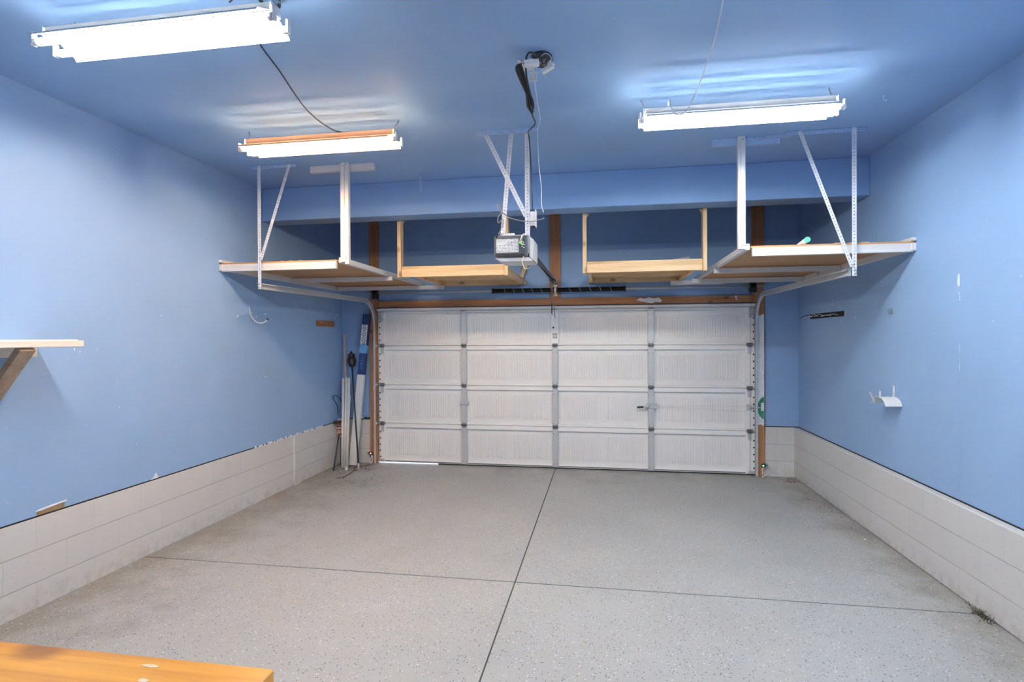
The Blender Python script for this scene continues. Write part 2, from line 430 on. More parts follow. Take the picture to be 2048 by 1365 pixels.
# peeling white and green paint on the post
def blob(x0, x1, z0, z1, y, n=9, jag=.012, fl_=None):
    vs = []
    L = [(x0, z0+(z1-z0)*i/n) for i in range(n+1)]; R = [(x1, z0+(z1-z0)*i/n) for i in range(n+1)]
    top = [(x0+(x1-x0)*t/4, z1+random.uniform(-1, 1)*jag*2) for t in (1, 2, 3)]
    bot = [(x1-(x1-x0)*t/4, z0+random.uniform(-1, 1)*jag*2) for t in (1, 2, 3)]
    return [(x+random.uniform(-jag, jag)*.15, z) for x, z in L]+top+[(x+random.uniform(-jag, 0)*.3, z) for x, z in R[::-1]]+bot
MB().extr(blob(1.863, 1.944, .635, 1.975, 0), 7.0635, 7.066, lambda u, v, t: (u, t, v)).build('white_paint_patch', m_chip, pr)
cpt = [(1.845+.075*math.cos(a)+random.uniform(-.004, .004), .83+.115*math.sin(a)) for a in (math.pi*(-.45+.9*k/10)+0 for k in range(11))]
pts = [(1.935, .705+.26*k/8+0) for k in range(9)]
gp = [(1.928-.06*math.sin(math.pi*k/8)**.6-random.uniform(0, .006), .70+.27*k/8) for k in range(9)]
MB().extr([(1.938, .70)]+[(1.938, .97)]+gp[::-1], 7.062, 7.0645, lambda u, v, t: (u, t, v)).build('green_paint_patch', m_greenp, pr)
MB().box(1.905, 1.94, 7.060, 7.0625, .80, .90).build('white_paint_patch', m_chip, pr)
# torn paper on the other post
MB().extr([(.43, 2.17), (.47, 2.20), (.53, 2.185), (.58, 2.205), (.64, 2.19), (.70, 2.20), (.74, 2.165), (.72, 2.14), (.66, 2.15), (.62, 2.13), (.56, 2.14), (.52, 2.15)], 7.0585, 7.061, lambda u, v, t: (u, t, v)).build('white_paint_patch', m_chip, hdr_)
MB().extr([(1.60, 2.205), (1.63, 2.208), (1.628, 2.17), (1.637, 2.145), (1.615, 2.165)], 7.0585, 7.061, lambda u, v, t: (u, t, v)).build('white_paint_patch', m_chip, hdr_)
# paint chips & seams
def chips(lst, wx, nx, parent, name='bare_plaster_chips'):
    m = MB()
    for (y, z, ry, rz) in lst:
        n = 9; pr_ = [(y+ry*math.cos(2*math.pi*k/n)*random.uniform(.6, 1.1), z+rz*math.sin(2*math.pi*k/n)*random.uniform(.75, 1.1)) for k in range(n)]
        m.extr(pr_, wx, wx+nx*.002, lambda u, v, t: (t, u, v))
    o = m.build(name, m_chip, parent); return o
chips([(4.08, 2.075, .014, .05), (4.075, 1.985, .004, .007), (4.07, 1.965, .003, .008), (4.07, 1.945, .004, .006), (3.53, 2.04, .005, .006), (3.45, 2.02, .006, .005), (3.76, 1.79, .004, .004),
       (4.35, 1.72, .003, .003), (4.07, 1.62, .002, .03), (4.07, 1.5, .002, .03), (6.1, 2.08, .006, .008), (6.1, 2.03, .006, .012), (5.1, 2.13, .006, .008), (5.05, 1.08, .004, .004),
       (5.9, 1.85, .008, .006), (5.6, 1.88, .006, .008)], XR, -1, wr)
MB().box(XR-.0012, XR, 4.068, 4.0705, .61, 1.95).build('wall_seam', plain('seam paint', (.30, .44, .72), .5), wr)['kind'] = 'structure'
chips([(2.93+.27, 1.64, .006, .012), (3.24, 1.62, .006, .006), (4.9, 1.93, .012, .012), (5.35, 1.97, .03, .006), (5.2, 1.94, .015, .005), (5.4, 1.76, .006, .005), (3.95, 1.9, .004, .004),
       (6.95, 2.03, .05, .006), (6.9, 1.99, .03, .006), (4.6, 1.4, .005, .004), (4.75, 1.76, .004, .004), (4.1, 1.48, .004, .004), (3.7, .9, .004, .004), (3.55, 1.2, .004, .004),
       (5.35, 1.3, .02, .003)], XL, 1, wl)
# broken-out notches at the foot of the blue wall
nb = MB(); nb.box(XL-.02, XL+.003, 2.94, 3.12, .585, .615)
nb.build('broken_notch', plain('torn brown board core', (.33, .22, .12), .9, var=.3), wl)['kind'] = 'structure'
nb = MB(); nb.extr([(2.93, .612), (2.96, .622), (3.05, .628), (3.13, .632), (3.14, .622), (3.06, .618), (2.96, .610)], XL, XL+.006, lambda u, v, t: (t, u, v))
nb.extr([(3.83, .585), (3.86, .60), (3.88, .63), (3.90, .60), (3.90, .585)], XL, XL+.004, lambda u, v, t: (t, u, v)); nb.build('torn_paper_edge', m_chip, wl)
# white jagged paint line where the board meets the pilaster
jl = MB()
for k in range(26):
    y = 5.15+k*.055+random.uniform(-.01, .01); jl.box(XL, XL+.0075, y, y+random.uniform(.02, .05), .573, .583+random.uniform(0, .012))
jl.build('torn_paper_edge', m_chip, wl)

# ================================================================ shop lights (their tubes light the garage)
SLOT = .026
def shop_light(x0, x1, y, z, colr, power, label, chains, rmat=None):
    t = empty('shop_light', ((x0+x1)/2, y, z), label, 'light', 'hanging twin-tube shop lights')
    # reflector: channel with sloping wings
    r = MB(); th = .0012
    segs = [((-.03, .0), (-.03, .035)), ((-.03, .035), (.03, .035)), ((.03, .035), (.03, .0))]
    for sd in (-1, 1):      # wing in narrow strips, slots added to spread tube light onto the ceiling
        wp_ = [Vector((sd*.03, .0)), Vector((sd*.118, -.040))]
        for q in range(5):
            segs.append((wp_[0].lerp(wp_[1], q/5+.0), wp_[0].lerp(wp_[1], (q+1)/5-(SLOT if q < 4 else 0))))
        segs.append((Vector((sd*.118, -.040)), Vector((sd*.125, -.052))))
    for (a, b_) in segs:
        d = Vector((b_[0]-a[0], b_[1]-a[1])).normalized(); n = Vector((-d.y, d.x))*th
        vs = []
        for x in (x0+.03, x1-.03):
            for p, s_ in ((a, -1), (b_, -1), (b_, 1), (a, 1)):
                vs.append((x, y+p[0]+n.x*s_*.5, z+p[1]+n.y*s_*.5))
        r.add(vs, [(0, 1, 2, 3), (7, 6, 5, 4), (0, 4, 5, 1), (1, 5, 6, 2), (2, 6, 7, 3), (3, 7, 4, 0)])
    r.box(x0+.03, x1-.03, y-.028, y+.028, z-.006, z-.0045)   # ballast cover
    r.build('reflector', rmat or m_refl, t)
    mt = bpy.data.materials.get('glowing tube %.2f' % colr[2]+'%.0f' % power)
    if not mt:
        mt = plain('glowing tube %.2f' % colr[2]+'%.0f' % power, (.9, .9, .9), .4, emit=(colr, power))
    for s_ in (-1, 1):
        tb = MB().tube([(x0+.02, y+s_*.052, z-.045), (x1-.02, y+s_*.052, z-.045)], .0165, 12).build('tube', mt, t)
        for xx, dx in ((x0, .022), (x1, -.022)):
            MB().lathe([(.0168, 0), (.0172, .004), (.0172, .018), (.015, .022)], (xx+(.0 if dx > 0 else -.0), y+s_*.052, z-.045), (1 if dx > 0 else -1, 0, 0), 14).build('tube_cap', m_galv, tb)
            s2 = MB()
            xa = xx-.012 if dx > 0 else xx; s2.bbox(xa, xa+.012, y+s_*.052-.013, y+s_*.052+.013, z-.062, z+.0, .003)
            s2.build('socket', m_whitep, t)
    for xx, sg in ((x0+.02, -1), (x1-.02, 1)):
        e = MB(); e.box(xx-.0015, xx+.0015, y-.035, y+.035, z-.006, z+.036); e.build('end_plate', m_strap, t)
    for (xa, ya, xb, yb) in chains:
        ch = MB(); p0 = Vector((xa, ya, z+.036)); p1 = Vector((xb, yb, H-.012)); n = max(3, int((p1-p0).length/.019))
        d = (p1-p0).normalized(); side = d.cross(Vector((0, 1, 0))).normalized(); s3 = d.cross(side)
        for k in range(n):
            c = p0.lerp(p1, (k+.5)/n); ch.torus(c, .0062, .0013, side if k % 2 else s3, 10, 5, 1.0)
        ch.tube([p1+Vector((0, 0, .012)), p1, p1+Vector((.006, 0, -.006))], .0018, 6)
        ch.build('hanging_chain', m_galvd, t)
    return t
shop_light(-2.60, -1.39, 2.215, 3.135, TUBE_COOL, TUBE_POWER, 'big hanging shop light with blazing white tubes, below the coiled dark cord ring',
           [(-2.56, 2.215, -2.60, 2.36), (-1.43, 2.215, -1.46, 2.36)])
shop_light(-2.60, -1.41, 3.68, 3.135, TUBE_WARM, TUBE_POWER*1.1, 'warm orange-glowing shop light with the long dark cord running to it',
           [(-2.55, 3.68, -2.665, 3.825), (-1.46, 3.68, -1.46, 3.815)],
           plain('enamel with orange glow painted in', (.80, .50, .30), .4, var=.05))  # orange glow of the tubes is painted into this reflector's colour
shop_light(.25, 1.44, 3.64, 3.135, TUBE_COOL, TUBE_POWER*1.02, 'white shop light with a white cord looping over its bright tubes',
           [(.29, 3.64, .263, 3.777), (1.40, 3.64, 1.44, 3.80)])
# the row goes on over the viewer's head
for (xa, ya) in ((.25, 2.15),):
    shop_light(xa, xa+1.21, ya, 3.135, TUBE_COOL, TUBE_POWER, 'shop light overhead, just above the top of the picture', [(xa+.04, ya, xa+.04, ya+.12), (xa+1.17, ya, xa+1.17, ya+.12)])

# cords of the lights
def cord(pts, r, mat, name, label, cat='cord', k=8):
    o = MB().tube(smooth(pts, k), r, 8).build(name, mat, None, pts[0]); return tag(o, label, cat)
cord([(-1.50, 2.38, 3.288), (-1.72, 2.50, 3.282), (-1.80, 2.68, 3.282), (-1.85, 2.93, 3.27), (-1.92, 3.35, 3.22), (-1.88, 3.62, 3.185), (-1.76, 3.70, 3.176)], .0042, m_cordd, 'power_cord', 'dark cord sagging across the ceiling to the orange-glowing shop light')
cord([(.53, 2.3, 3.289), (.56, 2.65, 3.28), (.585, 3.0, 3.26), (.575, 3.35, 3.20), (.535, 3.48, 3.12), (.50, 3.49, 3.076), (.455, 3.50, 3.075), (.425, 3.50, 3.12), (.42, 3.54, 3.18), (.42, 3.62, 3.182)], .0042, m_cordw, 'power_cord', 'white cord hanging from the ceiling in a loop over the shop light')
rg = MB(); rg.torus((-1.52, 2.33, 3.285), .05, .0045, (0, .5, 1), 24, 8); rg.torus((-1.515, 2.335, 3.278), .046, .0045, (.15, .55, 1), 24, 8)
rg.tube(smooth([(-1.72, 2.33, 3.287), (-1.66, 2.30, 3.288), (-1.58, 2.29, 3.285)], 6), .004, 8)
tag(rg.build('power_cord', m_cordd, None, (-1.52, 2.33, 3.285)), 'dark coiled cord ring at the ceiling above the nearest shop light', 'cord')

# ================================================================ garage door
door = empty('door_1', ((OX0+OX1)/2, 7.12, 0), 'white four-section roll-up garage door with ribbed panels', 'garage door', None, 'structure')
DX0, DX1 = -3.027, 1.853
ST = [(-3.027, -2.935), (-1.857, -1.783), (-.640, -.568), (.570, .643), (1.735, 1.853)]
SZ = [(.012, .545), (.545, 1.072), (1.072, 1.605), (1.605, 2.095)]
for k, (z0, z1) in enumerate(SZ):
    m = MB()
    m.box(DX0, DX1, 7.142, 7.160, z0+.001, z1-.001); m.box(DX0-.03, DX1+.03, 7.160, 7.168, z0-(.001 if k else -.008), z1+(.001 if k < 3 else .06))                      # skin
    ba, bb = (.040, .022)
    zt, zb = z1-.058, z0+.028
    for (a, b_), (c_, d_) in zip(ST[:-1], ST[1:]):
        xa, xb = b_+.02, c_-.02; mid = (xa+xb)/2
        for (u0, u1) in ((xa+.012, mid-.03), (mid+.03, xb-.012)):
            v0, v1 = zb+.055, zt-.055
            e = .006
            for q in ((u0, u1, v0, v0+e), (u0, u1, v1-e, v1), (u0, u0+e, v0, v1), (u1-e, u1, v0, v1)):
                m.bbox(q[0], q[1], 7.1385, 7.143, q[2], q[3], .0015)
            n = 14; ww = (u1-u0-.05)/n
            for i in range(n):
                xx = u0+.025+ww*(i+.5)
                m.extr([(xx-ww*.32, 7.1425), (xx-ww*.14, 7.1370), (xx+ww*.14, 7.1370), (xx+ww*.32, 7.1425)], v0+.018, v1-.018, lambda u, v, t: (u, v, t))
    sec = m.build('door_section', m_door, door)
    MB().bbox(DX0, DX1, 7.104, 7.1415, z1-(.058 if k < 3 else .03), z1-.003, .004).build('upper_rail', m_doorhi, sec)
    MB().bbox(DX0, DX1, 7.108, 7.1415, z0+.002, z0+(.026 if k else .03), .004).build('lower_rail', m_doorhi, sec)
    for i, (a, b_) in enumerate(ST):
        s_ = MB(); end = i in (0, 4)
        wide = (i == 2 and k == 3)
        if wide: a, b_ = a-.012, b_+.012
        s_.bbox(a, b_, 7.098 if not end else 7.102, 7.142, z0+.004, z1-.004 if k < 3 else z1-.02, .003)
        o = s_.build('door_stile', m_doorhi if (end or wide) else m_galv, sec)
        # bolt and slot holes
        h = MB()
        if end:
            xx = a+.022 if i == 0 else b_-.022
            for q in range(5):
                zz = z0+.075+q*.085
                if zz < z1-.06: h.lathe([(.0095, 0), (.0095, .0015)], (xx, 7.1005, zz), (0, 1, 0), 12)
        else:
            for xx in (a+.012, b_-.012):
                for zz in ((z0+.04, z1-.10) if not wide else ()): h.lathe([(.0045, 0), (.0045, .0015)], (xx, 7.0965, zz), (0, 1, 0), 8)
        if h.v: h.build('stile_holes', m_dark, sec)
# bottom seal
MB().bbox(DX0, -2.19, 7.112, 7.162, .016, .028, .004).bbox(-2.19, DX1, 7.112, 7.162, .001, .028, .004).build('bottom_seal', m_rubber, door)
MB().bbox(DX0+.02, DX1-.01, 7.104, 7.112, .023, .036, .002).build('bottom_retainer', m_galvd, door)
# strut at the top: white hat-profile rail
stt = MB(); stt.bbox(DX0+.01, DX1-.01, 7.04, 7.135, 2.105, 2.109, .001); stt.bbox(DX0+.01, DX1-.01, 7.04, 7.044, 2.078, 2.107, .001)
stt.bbox(DX0+.01, DX1-.01, 7.05, 7.11, 2.068, 2.072, .001); stt.bbox(DX0+.01, DX1-.01, 7.085, 7.11, 2.048, 2.060, .003)
stt.build('top_strut', m_doorhi, door)
for (a, b_) in ST[1:4]:
    MB().bbox((a+b_)/2-.03, (a+b_)/2+.03, 7.036, 7.05, 2.066, 2.076, .002).build('strut_clip', m_galvd, door)
# hinges
def hinge(x, z, end):
    h = MB(); w_ = .052 if not end else .058
    h.bbox(x-w_*.5, x+w_*.5, 7.090, 7.0965, z-.03, z-.006, .002); h.bbox(x-w_*.62, x+w_*.62, 7.088, 7.0965, z+.004, z+.022, .002)
    h.cyl((x-w_*.75, 7.082, z), (x+w_*.75, 7.082, z), .0075, 10)
    for s_ in (-1, 1):
        h.lathe([(.007, 0), (.007, .005), (.004, .006)], (x+s_*.016, 7.090, z-.02), (0, -1, 0), 8); h.lathe([(.007, 0), (.007, .005), (.004, .006)], (x+s_*.02, 7.088, z+.013), (0, -1, 0), 8)
    h.bbox(x-w_*.75, x+w_*.75, 7.070, 7.088, z-.011, z-.009, .0008); h.bbox(x-w_*.62, x+w_*.62, 7.074, 7.088, z+.009, z+.011, .0008)
    return h.build('hinge', m_galvd, door)
for z in (.547, 1.074, 1.607):
    for i, (a, b_) in enumerate(ST):
        end = i in (0, 4); x = (a+b_)/2+(.01 if i == 0 else (-.01 if i == 4 else 0)); hinge(x, z, end)
        if end:
            sg = -1 if i == 0 else 1
            rl = MB(); rl.cyl((x+sg*.02, 7.075, z), (x+sg*.075, 7.068, z), .005, 8); rl.lathe([(.021, 0), (.024, .003), (.024, .009), (.021, .012)], (x+sg*.062, 7.068, z), (sg, 0, 0), 16)
            rl.build('roller', m_galv, door)
            MB().extr([(x-.022, z-.035), (x+.022, z-.035), (x+.022, z-.10), (x+.012, z-.118), (x-.012, z-.118), (x-.022, z-.10)], 7.098, 7.102, lambda u, v, t: (u, t, v)).build('hinge_leaf', m_galv, door)
for sg, x in ((-1, -2.985), (1, 1.805)):
    t_ = MB(); t_.bbox(x-.03, x+.03, 7.07, 7.10, 2.015, 2.06, .003); t_.bbox(x-.035, x+.02, 7.05, 7.10, 1.985, 1.99, .001); t_.bbox(x-.028, x+.028, 7.088, 7.10, 1.935, 1.98, .003)
    t_.cyl((x, 7.07, 2.03), (x+sg*.07, 7.068, 2.03), .006, 8); t_.build('top_bracket', m_galv, door)
    c_ = MB(); c_.bbox(x-.035, x+.04, 7.078, 7.10, .03, .06, .003); c_.cyl((x-.04, 7.085, .05), (x+.045, 7.085, .05), .005, 8); c_.bbox(x-.05, x+.05, 7.07, 7.10, .022, .028, .001)
    c_.build('corner_bracket', m_galv, door)
# lock: plate, rosette, handle with black grip, side latch, cables
lk = MB(); lk.bbox(.575, .685, 7.088, 7.098, .805, .868, .002); lk.bbox(.56, .685, 7.075, 7.098, .868, .871, .001); lk.bbox(.655, .675, 7.07, 7.088, .79, .81, .002)
lp = lk.build('lock_plate', m_galv, door)
hd = MB(); hd.lathe([(.032, 0), (.032, .006), (.02, .012), (.012, .014)], (.568, 7.088, .838), (0, -1, 0), 8); hd.lathe([(.01, 0), (.01, .03)], (.568, 7.088, .838), (0, -1, 0), 12)
hd.beam((.568, 7.06, .838), (.50, 7.055, .826), .012, .018); hd.build('lock_rosette', m_galv, lp)
MB().tube([(.512, 7.055, .827), (.508, 7.055, .827), (.435, 7.055, .822), (.430, 7.055, .822)], [.010, .012, .013, .010], 10).build('lock_grip', m_black, lp)
pl = MB(); pl.bbox(-1.875, -1.755, 7.090, 7.098, .81, .865, .002); pl.bbox(-1.88, -1.75, 7.08, 7.098, .82, .825, .001); pl.build('blank_lock_plate', m_galv, door)
sl = MB(); sl.bbox(1.745, 1.795, 7.085, 7.102, .805, .875, .002); sl.bbox(1.79, 1.90, 7.06, 7.075, .832, .848, .002); sl.bbox(1.775, 1.80, 7.06, 7.10, .825, .855, .002); sl.build('side_latch', m_galv, door)
for (za, zb) in ((.842, .847), (.828, .785)):
    MB().tube([(.68, 7.10, za), (1.75, 7.10, zb)], .0014, 5).build('lock_cable', m_galv, door)
# sticker, spot and screw on the top centre stile
k_ = MB(); k_.box(-.637, -.572, 7.0965, 7.098, 1.69, 1.765); st_ = k_.build('warning_label', m_label, door)
k_ = MB()
for zz in (1.75, 1.742, 1.712, 1.704):
    for xx in (-.628, -.600): k_.box(xx, xx+.02, 7.0955, 7.0965, zz, zz+.004)
k_.build('label_print', m_ink, st_)
MB().lathe([(.012, 0), (.012, .004), (.006, .006)], (-.625, 7.098, 1.835), (0, -1, 0), 10).build('keyhole_cap', m_ink, door)
db_ = MB(); db_.bbox(-.61, -.565, 7.06, 7.098, 1.93, 1.98, .003); db_.cyl((-.615, 7.05, 1.96), (-.56, 7.05, 1.96), .005, 8); db_.build('operator_bracket', m_doorhi, door)

# tracks
def track(xc, sg, label, yend, zend):
    t = empty('door_track', (xc, 7.06, 0), label, 'track', 'garage door tracks')
    # C profile swept along vertical, curve, horizontal; open side faces the door (-sg)
    R = .33; zt = 2.205; pts = []
    yv = 7.055; zc = zt-R
    pts.append((yv, 0.004)); pts.append((yv, zc*.5)); pts.append((yv, zc))
    for k in range(1, 10): a = math.pi/2*k/10; pts.append((yv-R*(1-math.cos(a)), zc+R*math.sin(a)))
    pts.append((yv-R, zt)); pts.append(((yv-R+yend)/2, zt-.006+.003)); pts.append((yend, zend))
    h = .026; dpt = .022
    def sweep(rng, name, mat):
        m = MB(); P = pts[rng[0]:rng[1]]
        rows = []
        for i, (y, z) in enumerate(P):
            g0 = rng[0]+i
            a = pts[max(0, g0-1)]; b_ = pts[min(len(pts)-1, g0+1)]
            ty, tz = b_[0]-a[0], b_[1]-a[1]; L = math.hypot(ty, tz); ty, tz = ty/L, tz/L; ny, nz = -tz, ty   # normal
            sec_ = [(-sg*.009, h*.72), (-sg*dpt, h), (0.0, h), (sg*.003, 0), (0.0, -h), (-sg*dpt, -h), (-sg*.009, -h*.72)]
            sec_ = [(-sg*dpt, h*.65), (-sg*dpt, h), (sg*.004, h), (sg*.004, -h), (-sg*dpt, -h), (-sg*dpt, -h*.65)]
            back = [(-sg*(dpt-.002), -h*.65), (-sg*(dpt-.002), -h+.002), (sg*.002, -h+.002), (sg*.002, h-.002), (-sg*(dpt-.002), h-.002), (-sg*(dpt-.002), h*.65)]
            xo = sg*.045*max(0, (yv-R-y)/(yv-R-yend)); rows.append([(xc+xo+u, y+ny*v, z+nz*v) for u, v in sec_+back])
        n = 12; vs = [p for r_ in rows for p in r_]
        fs = [(i*n+k, i*n+(k+1) % n, (i+1)*n+(k+1) % n, (i+1)*n+k) for i in range(len(rows)-1) for k in range(n)]
        fs += [tuple(range(n)), tuple((len(rows)-1)*n+k for k in range(n))]
        m.add(vs, fs)
        return m.build(name, mat, t)
    sweep((0, 3), 'vertical_rail', m_galv)
    sweep((2, 13), 'curved_rail', m_galv)
    sweep((12, len(pts)), 'horizontal_rail', m_galv)
    an = MB(); an.beam((xc+sg*.053, yend, zend), (xc+sg*.009, yv-R, zt), .003, .054); an.beam((xc+sg*.062, yend, zend+.029), (xc+sg*.018, yv-R, zt+.029), .034, .003)
    an.build('stiffening_angle', m_galv, t)
    for zz in (.35, 1.0, 1.6):
        j = MB(); j.bbox(min(xc+sg*.006, xc+sg*.01), max(xc+sg*.006, xc+sg*.01), 7.03, 7.066, zz, zz+.06, .001); j.lathe([(.006, 0), (.006, .005)], (xc+sg*.008, 7.045, zz+.03), (-sg, 0, 0), 8)
        j.build('jamb_bracket', m_galv, t)
    return t
track(-3.062, -1, 'galvanised door track bending down beside the leaning poles', 4.60, 2.19)
track(1.858, 1, 'galvanised door track bending down beside the white and green post', 4.64, 2.20)

def angle(m, p0, p1, d1, d2, w_=.032, th=.0022):
    p0 = Vector(p0); p1 = Vector(p1); d1 = Vector(d1); d2 = Vector(d2)
    m.strip(p0+d1*w_/2, p1+d1*w_/2, d1, w_, th); m.strip(p0+d2*w_/2, p1+d2*w_/2, d2, w_, th); return m
def hanger(x, y, sg, bx, bz, label, cx0, cx1):
    t = empty('track_hanger', (x, y, H), label, 'hanger', 'perforated steel hangers of the door tracks')
    angle(MB(), (x, y, 2.165), (x, y, H-.003), (-sg*1, 0, 0), (0, 1, 0)).build('vertical_angle', m_strap, t)
    m = MB(); angle(m, (x-sg*.02, y-.006, bz), (bx, y+.01, H-.003), (-sg, 0, .05), (0, 1, 0), .028).build('diagonal_brace', m_strap, t)
    m = MB(); m.strip((cx0, y+.03, H-.0035), (cx1, y+.03, H-.0035), (0, 1, 0), .034, .002); m.strip((cx0, y+.013, H-.017), (cx1, y+.013, H-.017), (0, 0, 1), .028, .002)
    m.build('ceiling_angle', m_strapblue, t)
    each([MB().lathe([(.008, 0), (.008, .006), (.004, .008)], (xx, y-.007, zz), (0, -1, 0), 6) for (xx, zz) in ((x-sg*.012, 2.215), (x-sg*.012, 2.19), (x-sg*.03, bz+.02), (bx, H-.03))], 'bolt', m_galv, t); return t
hanger(-3.115, 4.585, -1, -2.815, 2.43, 'perforated steel hanger and brace dropping past the shelf on the curled-hook wall', -3.19, -2.74)
hanger(1.915, 4.545, 1, 1.53, 2.235, 'perforated steel hanger and brace dropping past the shelf on the hose-hanger wall', 1.42, 2.0)

# torsion spring
ts = empty('torsion_spring', (-.58, 7.0, 2.315), 'black torsion springs on a long steel shaft above the garage door', 'spring')
MB().cyl((-3.16, 7.0, 2.315), (1.99, 7.0, 2.315), .0125, 14).build('shaft', m_galv, ts)
for (xa, xb) in ((-1.40, -.605), (-.57, .28)):
    s_ = MB(); n = int((xb-xa)/.0062)
    pts = []; nn = n*10
    s_.tube([(xa, 7.0, 2.315), (xb, 7.0, 2.315)], .0285, 18)
    for q in range(n): s_.torus((xa+(xb-xa)*(q+.5)/n, 7.0, 2.315), .0275, .0028, (1, 0, 0), 14, 5)
    o = s_.build('spring', m_spring, ts)
    each([MB().lathe([(.034, -.012), (.036, -.008), (.036, .008), (.03, .016)], (xx, 7.0, 2.315), (1, 0, 0), 18) for xx in (xa, xb)], 'spring_cone', m_spring, o)
    # painted winding marks
    L_ = xb-xa
    for q in range(5):
        xx = xa+L_*(.18+.15*q); p = []
        for j in range(9):
            a = math.pi*(.75+.9*j/8); p.append((xx+.034*j/8, 7.0+.0315*math.cos(a), 2.315-.0315*math.sin(a)*-1))
        p = [(xx+.03*j/8, 7.0-.0312*math.cos(math.radians(-60+120*j/8)), 2.315-.0312*math.sin(math.radians(-60+120*j/8))) for j in range(9)]
        MB().tube(p, .0022, 5).build('winding_mark', m_cordw, o)
cb = MB(); cb.bbox(-.612, -.568, 7.045, 7.062, 2.24, 2.39, .002); cb.bbox(-.593, -.585, 6.975, 7.05, 2.27, 2.36, .002); cb.lathe([(.040, -.014), (.044, -.01), (.044, .01), (.04, .014)], (-.588, 7.0, 2.315), (1, 0, 0), 10)
for zz in (2.255, 2.375): cb.lathe([(.01, 0), (.01, .008)], (-.59, 7.045, zz), (0, -1, 0), 6)
cb.build('centre_bracket', m_galv, ts)
for x in (-3.015, 1.79):
    d_ = MB(); d_.lathe([(.055, -.028), (.064, -.024), (.064, -.02)]+[(.052+.0035*(q % 2), -.018+q*.004) for q in range(9)]+[(.064, .02), (.064, .024), (.03, .028), (.02, .04)], (x, 7.0, 2.30), (1, 0, 0), 24)
    d_.build('cable_drum', m_spring, ts)
    p = MB(); xx = x+(-.045 if x < 0 else .045); p.bbox(xx-.003, xx+.003, 6.96, 7.065, 2.24, 2.36, .001); p.bbox(xx-.03, xx+.03, 7.055, 7.064, 2.23, 2.37, .001); p.build('bearing_plate', m_galvd, ts)
    MB().tube([(x+(.005 if x < 0 else -.005), 7.05, 2.27), (x+(.008 if x < 0 else -.004), 7.086, .06)], .0018, 5).build('lift_cable', m_galvd, ts)

# ================================================================ door opener
OY0, OY1 = 4.10, 4.39
op = empty('garage_door_opener', (-.68, 4.25, 2.30), 'grey boxy motor opener with a label and exposed wiring, hung from the ceiling', 'garage door opener')
MB().bbox(-.815, -.545, OY0+.012, OY1-.02, 2.335, 2.485, .012).build('motor_housing', m_greyp, op)
fc = MB(); fc.bbox(-.812, -.550, OY0, OY0+.02, 2.318, 2.482, .008)
face = fc.build('face_plate', plain('brushed grey face', (.10, .11, .13), .35, .3, var=.1), op)
MB().bbox(-.792, -.622, OY0-.0025, OY0+.001, 2.352, 2.455, .001).build('label_sheet', m_label, face)
ink = MB()
for r_ in range(9):
    for c0, c1 in ((-.788, -.710), (-.704, -.626)):
        z = 2.446-r_*.0108; x = c0
        while x < c1-.006:
            l = random.uniform(.006, .02); l = min(l, c1-x)
            if not (r_ in (2, 3) and x < -.735 and c0 < -.75): ink.box(x, x+l, OY0-.0035, OY0-.0023, z, z+random.choice((.0022, .0035)))
            x += l+random.uniform(.003, .012)
ink.build('label_print', m_ink, face)
MB().bbox(-.612, -.572, OY0-.002, OY0+.001, 2.352, 2.458, .001).build('wiring_recess', plain('circuit bay', (.03, .055, .06), .4), face)
gw = MB(); gw.ball((-.606, OY0-.008, 2.422), .009, 8, (1.2, .5, 1)); gw.ball((-.597, OY0-.006, 2.413), .006, 8); gw.build('green_terminal', m_green_board, face)
wt = MB()
for (x, z) in ((-.588, 2.432), (-.590, 2.408), (-.578, 2.408), (-.594, 2.394), (-.580, 2.386), (-.585, 2.421)): wt.ball((x, OY0-.005, z), .0045, 8)
wt.tube(smooth([(-.610, OY0-.006, 2.428), (-.606, OY0-.015, 2.445), (-.598, OY0-.012, 2.462), (-.598, OY0-.006, 2.476), (-.58, OY0-.004, 2.488), (-.562, OY0+.01, 2.486)], 6), .0028, 6)
wt.tube(smooth([(-.602, OY0-.006, 2.425), (-.594, OY0-.014, 2.446), (-.592, OY0-.008, 2.470), (-.575, OY0-.002, 2.482), (-.558, OY0+.01, 2.476)], 6), .0022, 6)
wt.build('white_wires', m_whitep, face)
MB().bbox(-.800, -.575, OY0-.0015, OY0+.001, 2.322, 2.344, .004).build('vent_slot', m_black, face)
MB().lathe([(.009, 0), (.009, .005)], (-.79, OY0, 2.474), (0, -1, 0), 10).build('knob', m_black, face)
ln = MB()   # light cover: tray under and beside the motor
ln.extr([(-.812, 2.318), (-.550, 2.318), (-.524, 2.300), (-.516, 2.288), (-.765, 2.288)], OY0+.022, OY1, lambda u, v, t: (u, t, v))
ln.extr([(-.543, 2.476), (-.543, 2.320), (-.512, 2.294), (-.512, 2.452)], OY0+.03, OY1+.005, lambda u, v, t: (u, t, v))
ln.build('light_cover', m_lens, op)
tp = MB(); tp.bbox(-.79, -.56, 4.17, 4.30, 2.485, 2.497, .002)
for x in (-.735, -.71, -.69, -.675): tp.lathe([(.011, 0), (.011, .018), (.007, .022)], (x, 4.2, 2.495), (0, 0, 1), 10)
tp.build('top_bracket', m_strap, op)
